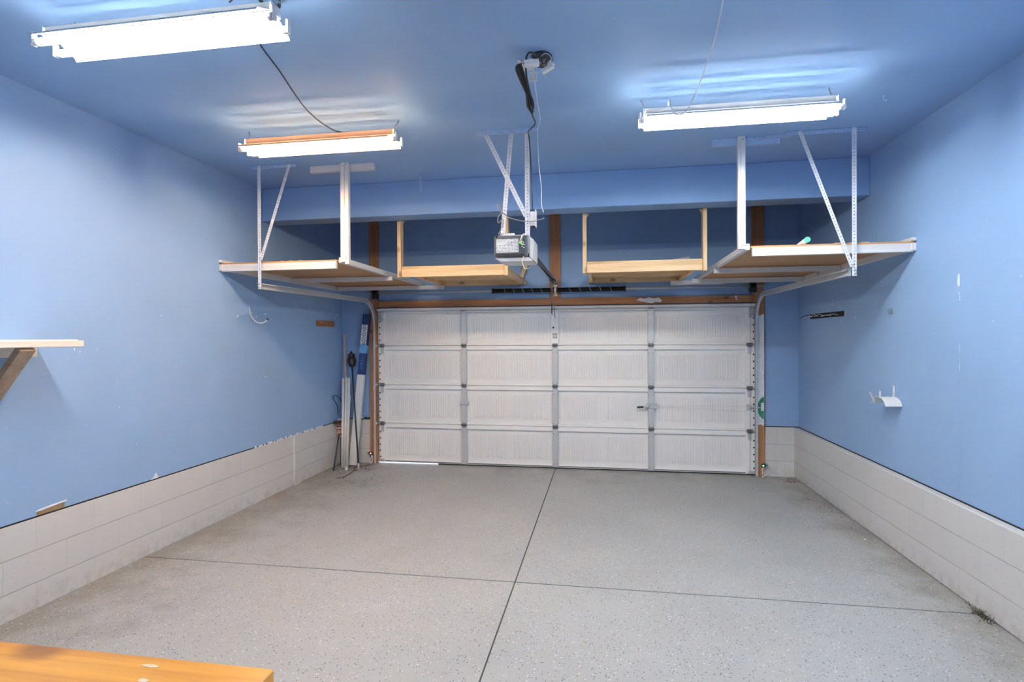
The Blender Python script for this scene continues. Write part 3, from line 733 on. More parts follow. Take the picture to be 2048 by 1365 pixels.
# rail: pair of bars to the header
ra = MB(); ra.bbox(-.620, -.612, 4.30, 6.98, 2.412, 2.445, .001); ra.bbox(-.588, -.580, 4.30, 6.98, 2.412, 2.445, .001); ra.bbox(-.615, -.585, 4.30, 6.98, 2.442, 2.448, .001)
ra.build('rail', plain('dark steel rail', (.10, .105, .12), .4, .7, var=.1), op)
MB().tube([(-.60, 4.32, 2.428), (-.60, 6.97, 2.428)], .005, 6).build('drive_belt', m_black, op)
MB().tube(smooth([(-.575, 4.36, 2.405), (-.565, 4.9, 2.37), (-.562, 5.7, 2.352), (-.575, 6.4, 2.375), (-.59, 6.88, 2.41)], 8), .006, 7).build('cable', m_black, op)
tr = MB(); tr.bbox(-.632, -.568, 6.62, 6.80, 2.398, 2.415, .004); tr.bbox(-.612, -.588, 6.66, 6.76, 2.375, 2.40, .003); tr.build('trolley', m_black, op)
hb = MB(); hb.bbox(-.625, -.560, 6.93, 7.062, 2.405, 2.411, .001); hb.bbox(-.625, -.622, 6.93, 7.062, 2.40, 2.455, .001); hb.bbox(-.563, -.560, 6.93, 7.062, 2.40, 2.455, .001); hb.lathe([(.02, 0), (.02, .03)], (-.6, 6.95, 2.41), (0, 0, 1), 14); hb.build('header_bracket', m_galv, op)
ar = MB(); ar.beam((-.606, 6.72, 2.385), (-.60, 7.045, 1.965), .004, .010, (1, 0, 0)); ar.build('lift_arm', m_black if False else m_galvd, op)
# dangling antenna wire
MB().tube(smooth([(-.578, OY0+.005, 2.328), (-.590, OY0-.01, 2.30), (-.592, OY0-.015, 2.275), (-.583, OY0-.012, 2.245), (-.570, OY0-.01, 2.222), (-.558, OY0-.01, 2.224), (-.530, OY0-.01, 2.232)], 6), .0026, 6).build('antenna_wire', plain('cream wire', (.78, .68, .45), .5), op)
# release rope
rr = empty('release_rope', (-.612, 6.66, 2.375), 'red-brown emergency release rope with black end hanging over the door top', 'rope')
MB().tube([(-.612, 6.66, 2.40), (-.609, 6.662, 2.18), (-.606, 6.66, 2.115)], .0045, 7).build('rope', m_redrope, rr)
MB().tube(smooth([(-.606, 6.66, 2.12), (-.603, 6.658, 2.06), (-.605, 6.66, 2.01), (-.597, 6.66, 1.985)], 5), [.006]*6+[.0065]*5+[.005]*5, 8).build('pull_handle', m_black, rr)

# opener bracket
bk = empty('opener_bracket', (-.7, 4.17, H), 'perforated steel straps and cross brace carrying the door opener', 'bracket')
MB().bbox(-.975, -.475, 4.13, 4.165, H-.004, H, .001).bbox(-.975, -.475, 4.13, 4.134, H-.034, H-.003, .001).build('ceiling_angle', m_strapblue, bk)
angle(MB(), (-.775, 4.185, 2.50), (-.705, 4.185, H-.012), (1, 0, .08), (0, 1, 0), .034).build('strap', m_strap, bk)
angle(MB(), (-.582, 4.185, 2.47), (-.582, 4.185, H-.012), (1, 0, 0), (0, 1, 0), .036).build('strap', m_strap, bk)
MB().strip((-.575, 4.178, 2.64), (-.885, 4.160, H-.015), (1, 0, .3), .034, .0022).build('diagonal_brace', m_strap, bk)
each([MB().lathe([(.009, 0), (.009, .006), (.005, .009)], (x, 4.165 if z > 3 else 4.178, z), (0, -1, 0), 6) for (x, z) in ((-.565, 2.66), (-.765, 2.51), (-.565, 2.50), (-.565, H-.03), (-.69, H-.03), (-.88, H-.03))], 'bolt', m_galv, bk)

# utility box beside the strap
ub = empty('outlet_box', (-.52, 4.19, 2.56), 'small metal outlet box hanging beside the opener strap', 'outlet box')
MB().bbox(-.543, -.503, 4.175, 4.215, 2.565, 2.675, .003).build('box_body', m_strap, ub)
MB().bbox(-.501, -.496, 4.16, 4.23, 2.555, 2.685, .001).build('cover_plate', m_strap, ub)
MB().lathe([(.013, -.012), (.013, .004)], (-.523, 4.195, 2.56), (0, 0, 1), 12).build('plug', m_black, ub)
cord([(-.765, 4.165, 2.66), (-.772, 4.15, 2.71), (-.782, 4.15, 2.735), (-.79, 4.15, 2.72), (-.775, 4.145, 2.69), (-.752, 4.145, 2.665), (-.70, 4.14, 2.625), (-.64, 4.14, 2.605), (-.56, 4.14, 2.59), (-.50, 4.14, 2.592), (-.43, 4.14, 2.61)],
     .004, plain('grey sheathed cable', (.22, .24, .28), .5), 'control_cable', 'grey cable tied to the strap and sticking out past the outlet box')
cord([(-.760, 4.16, 2.665), (-.785, 4.15, 2.64), (-.79, 4.15, 2.60), (-.775, 4.15, 2.595), (-.755, 4.15, 2.62), (-.75, 4.15, 2.58), (-.765, 4.15, 2.54), (-.785, 4.15, 2.50)], .0038, plain('grey sheathed cable b', (.20, .22, .26), .5), 'control_cable', 'grey cable looping down the strap to the opener top')

# ================================================================ ceiling junction box with outlet and adapters
jb = empty('junction_box', (-.335, 3.10, H), 'dark round ceiling box in a sooty hole with white devices dangling', 'junction box')
jm = MB(); n = 22
rim = []
for k in range(n): a = 2*math.pi*k/n; rim.append((-.335+.062*math.cos(a)*random.uniform(.93, 1.06), 3.115+.085*math.sin(a)*random.uniform(.95, 1.05)))
jm.extr(rim, H-.016, H, lambda u, v, t: (u, v, t)); jm.build('round_box', plain('sooty grey box', (.045, .055, .07), .6, .2, var=.6, nscale=40), jb)
d_ = MB()
for k in range(12):
    a = random.uniform(0, 6.28); r_ = random.uniform(.01, .05); d_.bbox(-.335+r_*math.cos(a)-.008, -.335+r_*math.cos(a)+.008, 3.12+r_*math.sin(a)-.006, 3.12+r_*math.sin(a)+.006, H-.026, H-.014, .002)
d_.build('wire_nuts', m_galvd, jb)
ou = MB(); ou.extr([(-.462, 2.925), (-.405, 2.925), (-.395, 3.20), (-.345, 3.22), (-.338, 3.165), (-.40, 3.16)], 3.20, 3.206, lambda u, v, t: (u, v, t))
op_ = MB(); op_.bbox(-.455, -.375, 2.985, 3.10, 3.222, 3.232, .003); a1 = op_.build('outlet_plate', m_whitep, jb)
k_ = MB()
for x in (-.435, -.425, -.412): k_.box(x, x+.004, 2.982, 2.986, 3.222, 3.230); k_.box(x, x+.0045, 2.995, 3.01, 3.219, 3.223)
k_.build('outlet_slots', m_ink, a1)
MB().bbox(-.415, -.335, 2.965, 3.005, 3.192, 3.222, .004).bbox(-.385, -.365, 2.97, 3.0, 3.222, 3.228, .002).build('plug_adapter', m_whitep, jb)
MB().bbox(-.405, -.360, 3.10, 3.112, 3.165, 3.222, .003).build('blank_plate', m_whitep, jb)
sn = MB(); sn.beam((-.325, 3.06, 3.19), (-.262, 3.045, 3.215), .028, .020, (0, 0, 1)); sn.beam((-.285, 3.06, 3.218), (-.268, 3.06, 3.240), .03, .022, (0, 1, 0)); sn.build('lamp_holder', m_whitep, jb)
MB().tube(smooth([(-.33, 3.06, H-.015), (-.30, 3.03, 3.278), (-.275, 3.04, 3.262), (-.275, 3.05, 3.235)], 6), .0022, 6).build('lead_wire', m_cordw, jb)
# coiled black cord
lp_ = [(-.36, 3.04, 3.285), (-.395, 2.99, 3.275), (-.41, 3.0, 3.23), (-.405, 3.03, 3.18)]
def lpath(dx, s_=1.0, ph=0):
    return [(-.455+dx, 3.0+ph, 3.215), (-.462+dx, 3.02+ph, 3.195), (-.435+dx, 3.1+ph, 3.14), (-.405+dx, 3.15+ph, 3.085-.01*s_), (-.392+dx*.3, 3.17+ph, 3.045-.01*s_), (-.405+dx*.5, 3.17+ph, 3.032-.01*s_),
            (-.420+dx, 3.16+ph, 3.055), (-.422+dx, 3.13+ph, 3.11), (-.442+dx, 3.04+ph, 3.19), (-.452+dx, 3.0+ph, 3.216)]
cc = MB(); cc.tube(smooth([(-.36, 3.05, 3.288), (-.385, 3.0, 3.275), (-.402, 2.985, 3.25), (-.41, 3.0, 3.21), (-.412, 3.06, 3.16), (-.40, 3.13, 3.10), (-.389, 3.16, 3.055)], 6), .0052, 8)
for dx, s_, ph in ((0, 1, 0), (.007, 1.6, .004), (.013, .4, -.004), (-.005, .0, .006)): cc.tube(smooth(lpath(dx, s_, ph), 6), .0048, 8)
cc.tube(smooth([(-.405, 3.165, 3.04), (-.408, 3.28, 3.04), (-.425, 3.55, 3.10), (-.495, 3.85, 3.18), (-.535, 4.03, 3.23), (-.540, 4.12, 3.22), (-.535, 4.15, 3.10), (-.528, 4.165, 2.90), (-.524, 4.19, 2.675)], 8), .0048, 8)
tag(cc.build('power_cord', m_black, None, (-.43, 3.05, 3.2)), 'thick black cord bundled in loops below the ceiling box, running down to the opener', 'cord')
cord([(-.37, 3.02, 3.20), (-.375, 3.12, 3.16), (-.38, 3.3, 3.12), (-.40, 3.6, 3.16), (-.44, 3.95, 3.26), (-.468, 4.09, 3.29), (-.475, 4.12, 3.22), (-.466, 4.13, 3.0), (-.452, 4.15, 2.85), (-.452, 4.16, 2.72), (-.437, 4.165, 2.66)], .003, m_cordw, 'thin_wire', 'thin white wire falling from the ceiling box past the opener strap')

# ================================================================ hanging shelves painted white
def wall_shelf(side, label):
    if side < 0: xi, xw, yf = -2.335, XL+.002, 4.645
    else: xi, xw, yf = 1.128, XR-.002, 4.584
    lo, hi = min(xi, xw), max(xi, xw); wmat = m_white_wood
    t = empty('hanging_shelf', ((xi+xw)/2, 5.8, 2.34), label, 'shelf', 'white-edged plywood shelves hung in the corners')
    MB().bbox(lo+(.004 if side < 0 else .04), hi-(.04 if side < 0 else .004), yf+.003, 7.05, 2.408, 2.422, .001).build('plywood_deck', m_ply, t)
    MB().bbox(lo+(.012 if side < 0 else .05), hi-(.05 if side < 0 else .012), yf, yf+.038, 2.342, 2.408, .002).build('front_board', wmat[0], t)
    a, b_ = (xi-.038, xi) if side < 0 else (xi, xi+.038)
    MB().bbox(a, b_, yf+.04, 7.05, 2.397, 2.447, .002).build('side_board', wmat[1], t)
    a, b_ = (xw, xw+.034) if side < 0 else (xw-.034, xw)
    MB().bbox(a, b_, yf-.012, 7.05, 2.35, 2.407, .002).bbox(a, b_, yf-.014, yf+.32, 2.424, 2.45, .002).build('ledger_board', wmat[1], t)
    MB().bbox(lo+.04 if side < 0 else 1.12, -2.305 if side < 0 else hi-.04, 5.80, 5.838, 2.350, 2.396, .002).build('cross_board', wmat[0], t)
    if side < 0: MB().bbox(-3.5, -2.02, 6.86, 6.90, 2.345, 2.392, .002).build('cross_board', wmat[0], t)
    else:
        MB().bbox(1.06, 2.30, 6.80, 6.84, 2.345, 2.40, .002).build('cross_board', wmat[0], t)
        MB().bbox(.83, 1.45, 6.93, 6.97, 2.342, 2.395, .002).build('cross_board', wmat[0], t)
    # post: two boards in a T, and ceiling cleat
    px = -2.30 if side < 0 else 1.115
    yp = yf+.002
    p = MB()
    if side < 0: p.bbox(px-.035, px+.003, yp-.002, yp+.045, 2.40, H, .002); p.bbox(px+.004, px+.040, yp+.004, yp+.045, 2.38, H, .002)
    else: p.bbox(px-.045, px-.026, yp-.002, yp+.045, 2.40, H, .002); p.bbox(px-.025, px+.012, yp+.004, yp+.045, 2.40, H, .002)
    p.build('post', wmat[2], t)
    c0, c1 = (-2.655, -2.03) if side < 0 else (.88, 1.40)
    MB().bbox(c0, c1, yp+.046, yp+.084, H-.062, H, .002).build('ceiling_cleat', wmat[0] if side < 0 else m_strapblue, t)
    each([MB().lathe([(.004, 0), (.004, .002)], (px+dx*.8, yp-.0005 if dx < 0 else yp+.0035, 2.40+dz), (0, -1, 0), 8) for dx, dz in ((-.018, .03), (.018, .03), (.02, .045), (-.01, .87), (.02, .88))], 'screw', m_ink, t)
    return t
wall_shelf(-1, 'white-edged plywood shelf fixed to the wall with the curled hook, hung on a white post')
wall_shelf(1, 'white-edged plywood shelf fixed to the hose-hanger wall, hung on a white post')
# small dark painted bar on the ceiling
tag(MB().bbox(1.28, 1.50, 4.60, 4.64, H-.022, H, .003).build('ceiling_bar', m_strapblue, None, (1.39, 4.62, H)), 'short blue-painted bar on the ceiling beside the shelf post top', 'bar')
# folded bits lying on top of shelves
tr_ = empty('rolled_tube', (1.55, 4.75, 2.422), 'white tube with a green cap poking over the shelf front on the hose-hanger side', 'tube')
p0 = Vector((1.70, 5.16, 2.444)); p1 = Vector((1.625, 4.90, 2.50)); pe = Vector((1.592, 4.60, 2.492))
a_ = Vector((1.66, 5.35, 2.445)); b__ = Vector((1.605, 4.66, 2.470))
MB().tube([a_, b__], .0205, 16).build('tube_body', m_cartonw, tr_)
MB().tube([b__, b__+(b__-a_).normalized()*.008], .022, 16).build('end_cap', m_green, tr_)
cl = MB()
for (xa, xb) in ((1.88, 1.93), (1.78, 1.83), (1.95, 2.03)): cl.bbox(xa, xb, 4.60, 4.68, 2.4225, 2.430, .002)
tag(cl.build('wood_scraps', m_brace, None, (1.9, 4.64, 2.4225)), 'thin dark scraps of wood lying on the plywood shelf near the hose-hanger wall', 'scraps', None, 'stuff')
cl = MB()
for (xa, xb) in ((-2.95, -2.92), (-2.86, -2.82), (-2.76, -2.73)): cl.bbox(xa, xb, 4.67, 4.75, 2.4225, 2.430, .002)
tag(cl.build('wood_scraps', m_brace, None, (-2.8, 4.7, 2.4225)), 'small dark scraps lying on the plywood shelf beside the perforated hanger', 'scraps', None, 'stuff')

# ================================================================ bare pine shelves hung behind the beam
def pine_shelf(x0, x1, label, brace):
    t = empty('pine_shelf', ((x0+x1)/2, 6.3, 2.35), label, 'shelf', 'bare pine shelves hung behind the blue beam')
    yf = 5.56
    MB().bbox(x0, x0+.038, yf, yf+.085, 2.352, H, .002).build('post', m_pine[2], t)
    MB().bbox(x1-.038, x1, yf, yf+.085, 2.352, H, .002).build('post', m_pine[2], t)
    MB().bbox(x0+.04, x1-.04, yf+.022, yf+.06, 2.358, 2.452, .002).build('front_board', m_pine[0], t)
    for a in (x0+.04, x1-.078): MB().bbox(a, a+.038, yf+.062, 7.04, 2.397, 2.45, .002).build('side_board', m_pine[1], t)
    MB().bbox(x0+.02, x1-.02, 7.04, 7.078, 2.397, 2.462, .002).build('back_board', m_pine[0], t)
    MB().bbox(x0+.079, x1-.079, 6.28, 6.318, 2.405, 2.450, .002).build('middle_board', m_pine[0], t)
    pd = MB()
    for i in range(3):
        y0 = yf+.025+i*.49; pd.bbox(x0+.04, x1-.04, y0, y0+.485, 2.452, 2.47, .002)
    pd.build('deck_planks', m_pine[0], t)
    for a, s_ in ((x0+.038, 1), (x1-.038, -1)):
        MB().extr([(a, 2.954), (a+s_*.028, 2.954), (a, 2.915)], yf+.02, yf+.05, lambda u, v, q: (u, q, v)).build('corner_gusset', m_pine[2], t)
    if brace:
        MB().beam((x1-.09, 7.055, 2.45), (x1+.045, 7.055, 2.82), .045, .04, (0, 1, 0)).build('diagonal_brace', m_pine[2], t)
    return t
pine_shelf(-2.15, -.955, 'bare pine shelf behind the beam, half hidden by the motor opener', True)
pine_shelf(-.19, 1.01, 'bare pine shelf behind the beam with a white roll lying on it', False)
rl = MB(); rl.tube([(.14, 6.25, 2.492), (.60, 6.25, 2.512), (.945, 6.22, 2.56)], [.014, .02, .028], 14); tag(rl.build('paper_roll', m_cartonw, None, (.55, 6.25, 2.47)), 'white tapering roll lying tilted on the bare pine shelf', 'roll')

# ================================================================ side shelf on the hook wall
sh = empty('wall_shelf', (-3.38, 1.9, 1.66), 'pale bare wood shelf on a diagonal brace at the picture edge', 'shelf')
MB().bbox(XL+.002, -3.22, .6, 2.925, 1.688, 1.706, .001).build('shelf_board', m_pale[1], sh)
MB().bbox(-3.22, -3.182, .6, 2.93, 1.661, 1.700, .003).build('front_board', m_pale[1], sh)
MB().bbox(XL+.002, XL+.04, .6, 2.92, 1.60, 1.687, .002).build('ledger_board', m_pale[1], sh)
MB().beam((-3.205, 2.60, 1.655), (-3.53, 2.60, 1.27), .038, .085, (0, 1, 0)).build('diagonal_brace', m_brace, sh)
MB().beam((-3.205, 1.2, 1.655), (-3.53, 1.2, 1.27), .038, .085, (0, 1, 0)).build('diagonal_brace', m_brace, sh)

# ================================================================ workbench in front
bx0, bx1, by0, by1, bz = XL+.02, -.79, .42, 1.215, .90
wbn = empty('workbench', ((bx0+bx1)/2, (by0+by1)/2, 0), 'orange varnished wooden workbench top at the lower picture edge', 'workbench')
MB().bbox(bx0, bx1-.0, by0, by1, bz-.065, bz, .003).build('bench_top', m_varn, wbn)
MB().bbox(bx0+.04, bx1-.003, by0+.02, by1-.02, bz-.15, bz-.066, .003).build('apron', m_varn_end, wbn)
for x in (bx0+.05, bx1-.14):
    for y in (by0+.05, by1-.14): MB().bbox(x, x+.09, y, y+.09, 0, bz-.151, .003).build('leg', m_varn, wbn)
mk = MB()
for (x, y, rx, ry) in ((-1.10, 1.178, .028, .007), (-1.07, 1.125, .014, .008), (-.835, 1.13, .007, .005)):
    mk.extr([(x+rx*math.cos(2*math.pi*k/9)*random.uniform(.7, 1.1), y+ry*math.sin(2*math.pi*k/9)*random.uniform(.7, 1.1)) for k in range(9)], bz, bz+.0008, lambda u, v, t: (u, v, t))
mk.build('paint_smears', plain('dried white paint', (.80, .66, .45), .6), wbn)

# ================================================================ things on the walls
hk = MB(); hk.tube(smooth([(XL+.004, 5.08, 2.03), (XL+.006, 5.085, 1.99), (XL+.012, 5.10, 1.93), (XL+.035, 5.13, 1.885), (XL+.075, 5.16, 1.868), (XL+.11, 5.19, 1.885), (XL+.12, 5.20, 1.905)], 6), .0065, 10)
hko = empty('wall_hook', (XL, 5.1, 1.95), 'curled grey steel hook screwed to the blue wall', 'hook')
hk.build('hook_rod', m_galv, hko); MB().ball((XL+.122, 5.203, 1.91), .011, 10).build('rubber_tip', m_cordd, hko)
MB().bbox(XL, XL+.004, 5.07, 5.095, 1.97, 2.05, .001).build('mount_plate', m_strapblue, hko)
tag(MB().bbox(XL, XL+.012, 6.40, 6.87, 1.862, 1.94, .003).build('wood_strip', m_board, None, (XL, 6.63, 1.9)), 'rust-brown wood strip on the blue wall above the leaning poles', 'board')
# slot with loose cables on hose wall
so = empty('cable_slot', (XR, 6.2, 1.93), 'long dark slot in the blue wall with torn cables sticking out', 'wall slot')
MB().bbox(XR-.002, XR+.001, 5.82, 6.72, 1.902, 1.955, .001).build('slot_opening', m_dark, so)
MB().bbox(XR-.006, XR, 5.765, 5.815, 1.893, 1.962, .002).build('end_plate', m_strapblue, so)
wr_ = MB()
for q in range(5):
    y0 = 6.85-q*.17; wr_.tube(smooth([(XR-.004, y0+.05, 1.93+random.uniform(-.015, .01)), (XR-.03, y0, 1.905+random.uniform(0, .03)), (XR-.012, y0-.10, 1.935+random.uniform(-.01, .015)), (XR-.003, y0-.2, 1.92)], 5), .0035, 6)
wr_.tube(smooth([(XR-.004, 6.55, 1.935), (XR-.03, 6.7, 1.93), (XR-.05, 6.85, 1.91), (XR-.06, 6.93, 1.895)], 5), .004, 6)
wr_.build('torn_cables', m_strap, so)
wr_ = MB(); wr_.tube(smooth([(XR-.003, 6.5, 1.93), (XR-.035, 6.66, 1.945), (XR-.05, 6.8, 1.93), (XR-.055, 6.9, 1.90)], 5), .004, 6); wr_.build('dark_cable', m_cordd, so)
# cup hook
ch = MB(); ch.tube(smooth([(XR, 4.93, 1.90), (XR-.02, 4.93, 1.885), (XR-.03, 4.93, 1.90), (XR-.028, 4.93, 1.925)], 5), .0035, 7); ch.tube([(XR, 4.925, 1.885), (XR-.012, 4.925, 1.93)], .003, 6)
tag(ch.build('cup_hook', m_galvd, None, (XR, 4.93, 1.9)), 'tiny bent hook in the blue wall above the hose hanger', 'hook')
# hose hanger
hh = empty('hose_hanger', (XR, 4.95, 1.15), 'white curved metal hose hanger on the blue wall', 'hose hanger')
m = MB(); yc_, zc_, R_ = 4.888, 1.115, .115; n = 14; x0_, x1_ = XR-.003, XR-.125
arc = [(yc_+R_*math.cos(math.radians(8+164*k/n)), 1.135+.075*math.sin(math.radians(8+164*k/n))) for k in range(n+1)]
for (a, b_) in zip(arc[:-1], arc[1:]):
    m.add([(x0_, a[0], a[1]), (x0_, b_[0], b_[1]), (x1_, b_[0], b_[1]), (x1_, a[0], a[1])], [(0, 1, 2, 3)], True)
    m.add([(x0_, a[0], a[1]-.002), (x0_, b_[0], b_[1]-.002), (x1_, b_[0], b_[1]-.002), (x1_, a[0], a[1]-.002)], [(0, 1, 2, 3)], True)
for xx in (XR-.042, XR-.084): m.tube([(xx, a[0], a[1]+.0005) for a in arc], .0022, 6)
m.tube([(x1_, a[0], a[1]) for a in arc], .002, 6); m.tube([(x0_, a[0], a[1]) for a in arc], .002, 6)
m.build('saddle', m_whitep, hh)
def lug(p0, p1, w_):
    q = MB(); q.beam(p0, p1, w_, .003, (1, .0, 0)); return q
for (yy, z0_, z1_) in ((4.905, 1.18, 1.30),):
    q = MB(); q.bbox(XR-.004, XR, yy-.011, yy+.011, z0_, z1_, .001); q.build('mount_strap', m_whitep, hh)
    each([MB().lathe([(.004, 0), (.004, .001)], (XR-.004, yy, zz), (-1, 0, 0), 8) for zz in (1.285, 1.235)], 'screw', m_ink, hh)
q = MB(); q.extr([(4.845, 1.20), (4.867, 1.20), (4.869, 1.25), (4.858, 1.262), (4.845, 1.25)], x1_-.002, x1_+.001, lambda u, v, t: (t, u, v)); q.build('retaining_lug', m_whitep, hh)
q = MB(); q.beam((x1_, 4.955, 1.165), (x1_-.03, 4.965, 1.24), .003, .022, (0, 1, 0)); q.build('retaining_lug', m_whitep, hh)

# perforated strap and hook on the ceiling
stp = MB(); stp.strip((-1.70, 4.99, H-.002), (-1.69, 4.995, H-.20), (1, 0, 0), .018, .0015); tag(stp.build('perforated_strap', m_strapblue, None, (-1.7, 4.99, H)), 'short perforated metal strap dangling from the ceiling before the beam', 'strap')
sh_ = MB(); sh_.tube(smooth([(1.85, 4.0, H), (1.85, 4.0, H-.02), (1.862, 4.0, H-.032), (1.87, 4.0, H-.022)], 5), .0025, 7); sh_.lathe([(.012, 0), (.012, .003)], (1.85, 4.0, H-.003), (0, 0, 1), 12)
tag(sh_.build('ceiling_hook', m_strapblue, None, (1.85, 4.0, H)), 'small screw hook in the ceiling between the shop light and the hose-hanger wall', 'hook')

# ================================================================ things in the corner
# blind carton
bt0 = Vector((-3.285, 6.84, .0)); tp0 = Vector((-3.165, 7.055, 2.03)); dv = (tp0-bt0).normalized(); rv = Vector((1, 0, 0)); rv = (rv-dv*rv.dot(dv)).normalized(); nv = rv.cross(dv)
def carton(m, s0, s1, half=.048, d0=.022, o=0.0):
    vs = []
    for s_ in (s0, s1):
        c = bt0+dv*s_
        for a, b_ in ((-1, -1), (1, -1), (1, 1), (-1, 1)): vs.append(c+rv*a*(half+o)+nv*b_*(d0+o))
    return m.add(vs, [(0, 1, 2, 3)[::-1], (4, 5, 6, 7), (0, 1, 5, 4), (1, 2, 6, 5), (2, 3, 7, 6), (3, 0, 4, 7)])
L_ = (tp0-bt0).length
bc = empty('blind_carton', bt0, 'long white and navy carton leaning in the corner beside the door track', 'carton')
carton(MB(), .02, L_-.0).build('carton_tube', m_cartonw, bc)
carton(MB(), L_-.14, L_+.001, o=.0012).build('carton_end', m_darkblue, bc)
carton(MB(), L_-.53, L_-.41, o=.0012).build('carton_band', m_skyblue, bc)
lb = carton(MB(), L_-.82, L_-.53, o=.0012).build('carton_label', m_darkblue, bc)
carton(MB(), L_-.42, L_-.14, o=.0010, half=.048).build('carton_sleeve', plain('white carton sleeve', (.82, .84, .86), .4, var=.02), bc)
# navy strip along one edge of the white sleeve
m = MB(); 
for s0, s1 in ((L_-.42, L_-.14),):
    vs = []
    for s_ in (s0, s1):
        c = bt0+dv*s_
        for a, b_ in ((.036, -.0238), (.0500, -.0238), (.0500, .0238), (.036, .0238)): vs.append(c+rv*a+nv*b_)
    m.add(vs, [(0, 1, 2, 3), (4, 5, 6, 7), (0, 1, 5, 4), (1, 2, 6, 5), (2, 3, 7, 6), (3, 0, 4, 7)])
m.build('carton_edge', m_darkblue, bc)
# lettering
def text(body, size, origin, xdir, ydir, mat, parent, name, ext=.0006):
    cu = bpy.data.curves.new(name, 'FONT'); cu.body = body; cu.size = size; cu.extrude = ext; cu.align_x = 'CENTER'; cu.align_y = 'CENTER'
    tmp = bpy.data.objects.new('tmp', cu); C.objects.link(tmp); dg = bpy.context.evaluated_depsgraph_get(); dg.update()
    me = bpy.data.meshes.new_from_object(tmp.evaluated_get(dg)); bpy.data.objects.remove(tmp)
    xd = Vector(xdir).normalized(); yd = Vector(ydir).normalized(); zd = xd.cross(yd)
    o0 = Vector(origin)-ORG.get(parent.name, Vector())
    for v in me.vertices: c = v.co; v.co = o0+xd*c.x+yd*c.y+zd*c.z
    me.materials.clear(); me.materials.append(mat)
    o = bpy.data.objects.new(name, me); C.objects.link(o); o.parent = parent; return o
fn = nv if nv.y < 0 else -nv
text('LEVOLOR', .066, bt0+dv*(L_-.285)+fn*.0245+rv*(-.006), -dv, rv, m_darkblue, bc, 'lettering')
q = MB()
for s_ in (L_-.60, L_-.63, L_-.66, L_-.68, L_-.70, L_-.72, L_-.74):
    c = bt0+dv*s_+fn*.0242; q.beam(c-rv*random.uniform(.01, .03), c+rv*random.uniform(.01, .03), .003, .001, fn)
q.build('label_print', m_skyblue, bc)
# wooden stick
def leaning(name, p0, p1, r, mat, label, cat, square=None, group=None):
    m = MB()
    if square: m.beam(p0, p1, square[0], square[1], (0, 1, 0))
    else: m.tube([p0, p1], r, 14)
    return tag(m.build(name, mat, None, p0), label, cat, group)
leaning('wood_stick', (-3.365, 6.89, 0.003), (-3.50, 7.06, 1.76), 0, wood('weathered stick', (.36, .28, .25), (.60, .50, .46), 2), 'tall thin weathered wooden stick, tallest in the corner beside the tubes', 'stick', (.030, .016))
# white tubes
tb = []
for i, (a, b_, lab) in enumerate((((-3.375, 6.73, .004), (-3.47, 6.955, 1.17), 'white tube leaning in the corner, the one nearest the blue wall with the hook'),
                          ((-3.335, 6.71, .004), (-3.42, 6.95, 1.185), 'white tube leaning in the corner, middle of the three'),
                          ((-3.298, 6.70, .004), (-3.378, 6.94, 1.18), 'white tube leaning in the corner against the wooden stick, the one nearest the carton'))):
    t = empty('white_tube', a, lab, 'tube', 'white tubes leaning in the corner')
    A = Vector(a); B = Vector(b_); d_ = (B-A).normalized()
    MB().tube([A+d_*.012, B-d_*.012], .0175, 14).build('glass_tube', m_whitep, t)
    MB().tube([A, A+d_*.012], .015, 12).build('end_cap', m_strap, t)
    MB().tube([B-d_*.012, B], .015, 12).build('end_cap', m_green if i == 2 else m_strap, t)
# slim white rod with round foot
wdr = empty('white_rod', (-3.265, 6.62, 0), 'thin white rod with a round bulb foot standing in front of the tubes', 'rod')
MB().tube([(-3.265, 6.62, .03), (-3.335, 6.88, .95)], .0075, 10).build('rod', m_whitep, wdr)
MB().lathe([(.006, 0), (.018, .006), (.021, .018), (.015, .034), (.008, .05)], (-3.262, 6.61, .0), (0, 0, 1), 14).build('foot', m_whitep, wdr)
# dark pole with black head
dp = empty('black_topped_pole', (-3.165, 6.82, 0), 'slim dark pole with a bulbous black plastic head leaning in the corner', 'pole')
A = Vector((-3.115, 6.66, .0)); B = Vector((-3.375, 7.0, 1.52)); d_ = (B-A).normalized()
MB().tube([A, A+d_*1.39], .0105, 10).build('pole', plain('dark grey pole', (.05, .05, .055), .4, .3), dp)
MB().tube([A+Vector((-.002, 0, 0)), A+d_*.09], .0125, 10).build('pole_tip', m_galv, dp)
hdm = MB(); c0 = A+d_*1.385
hdm.lathe([(.012, -.005), (.044, 0), (.048, .012), (.044, .02), (.055, .05), (.056, .08), (.050, .115), (.036, .142), (.044, .15), (.048, .163), (.030, .172), (.018, .18), (.016, .20), (.008, .206)], c0, d_, 18)
hdm.build('head', m_black, dp)
# dark rod
leaning('dark_rod', (-3.425, 6.58, .004), (-3.475, 6.835, .42), .011, m_ink, 'short dark rod slanting out from behind the white tubes', 'rod')
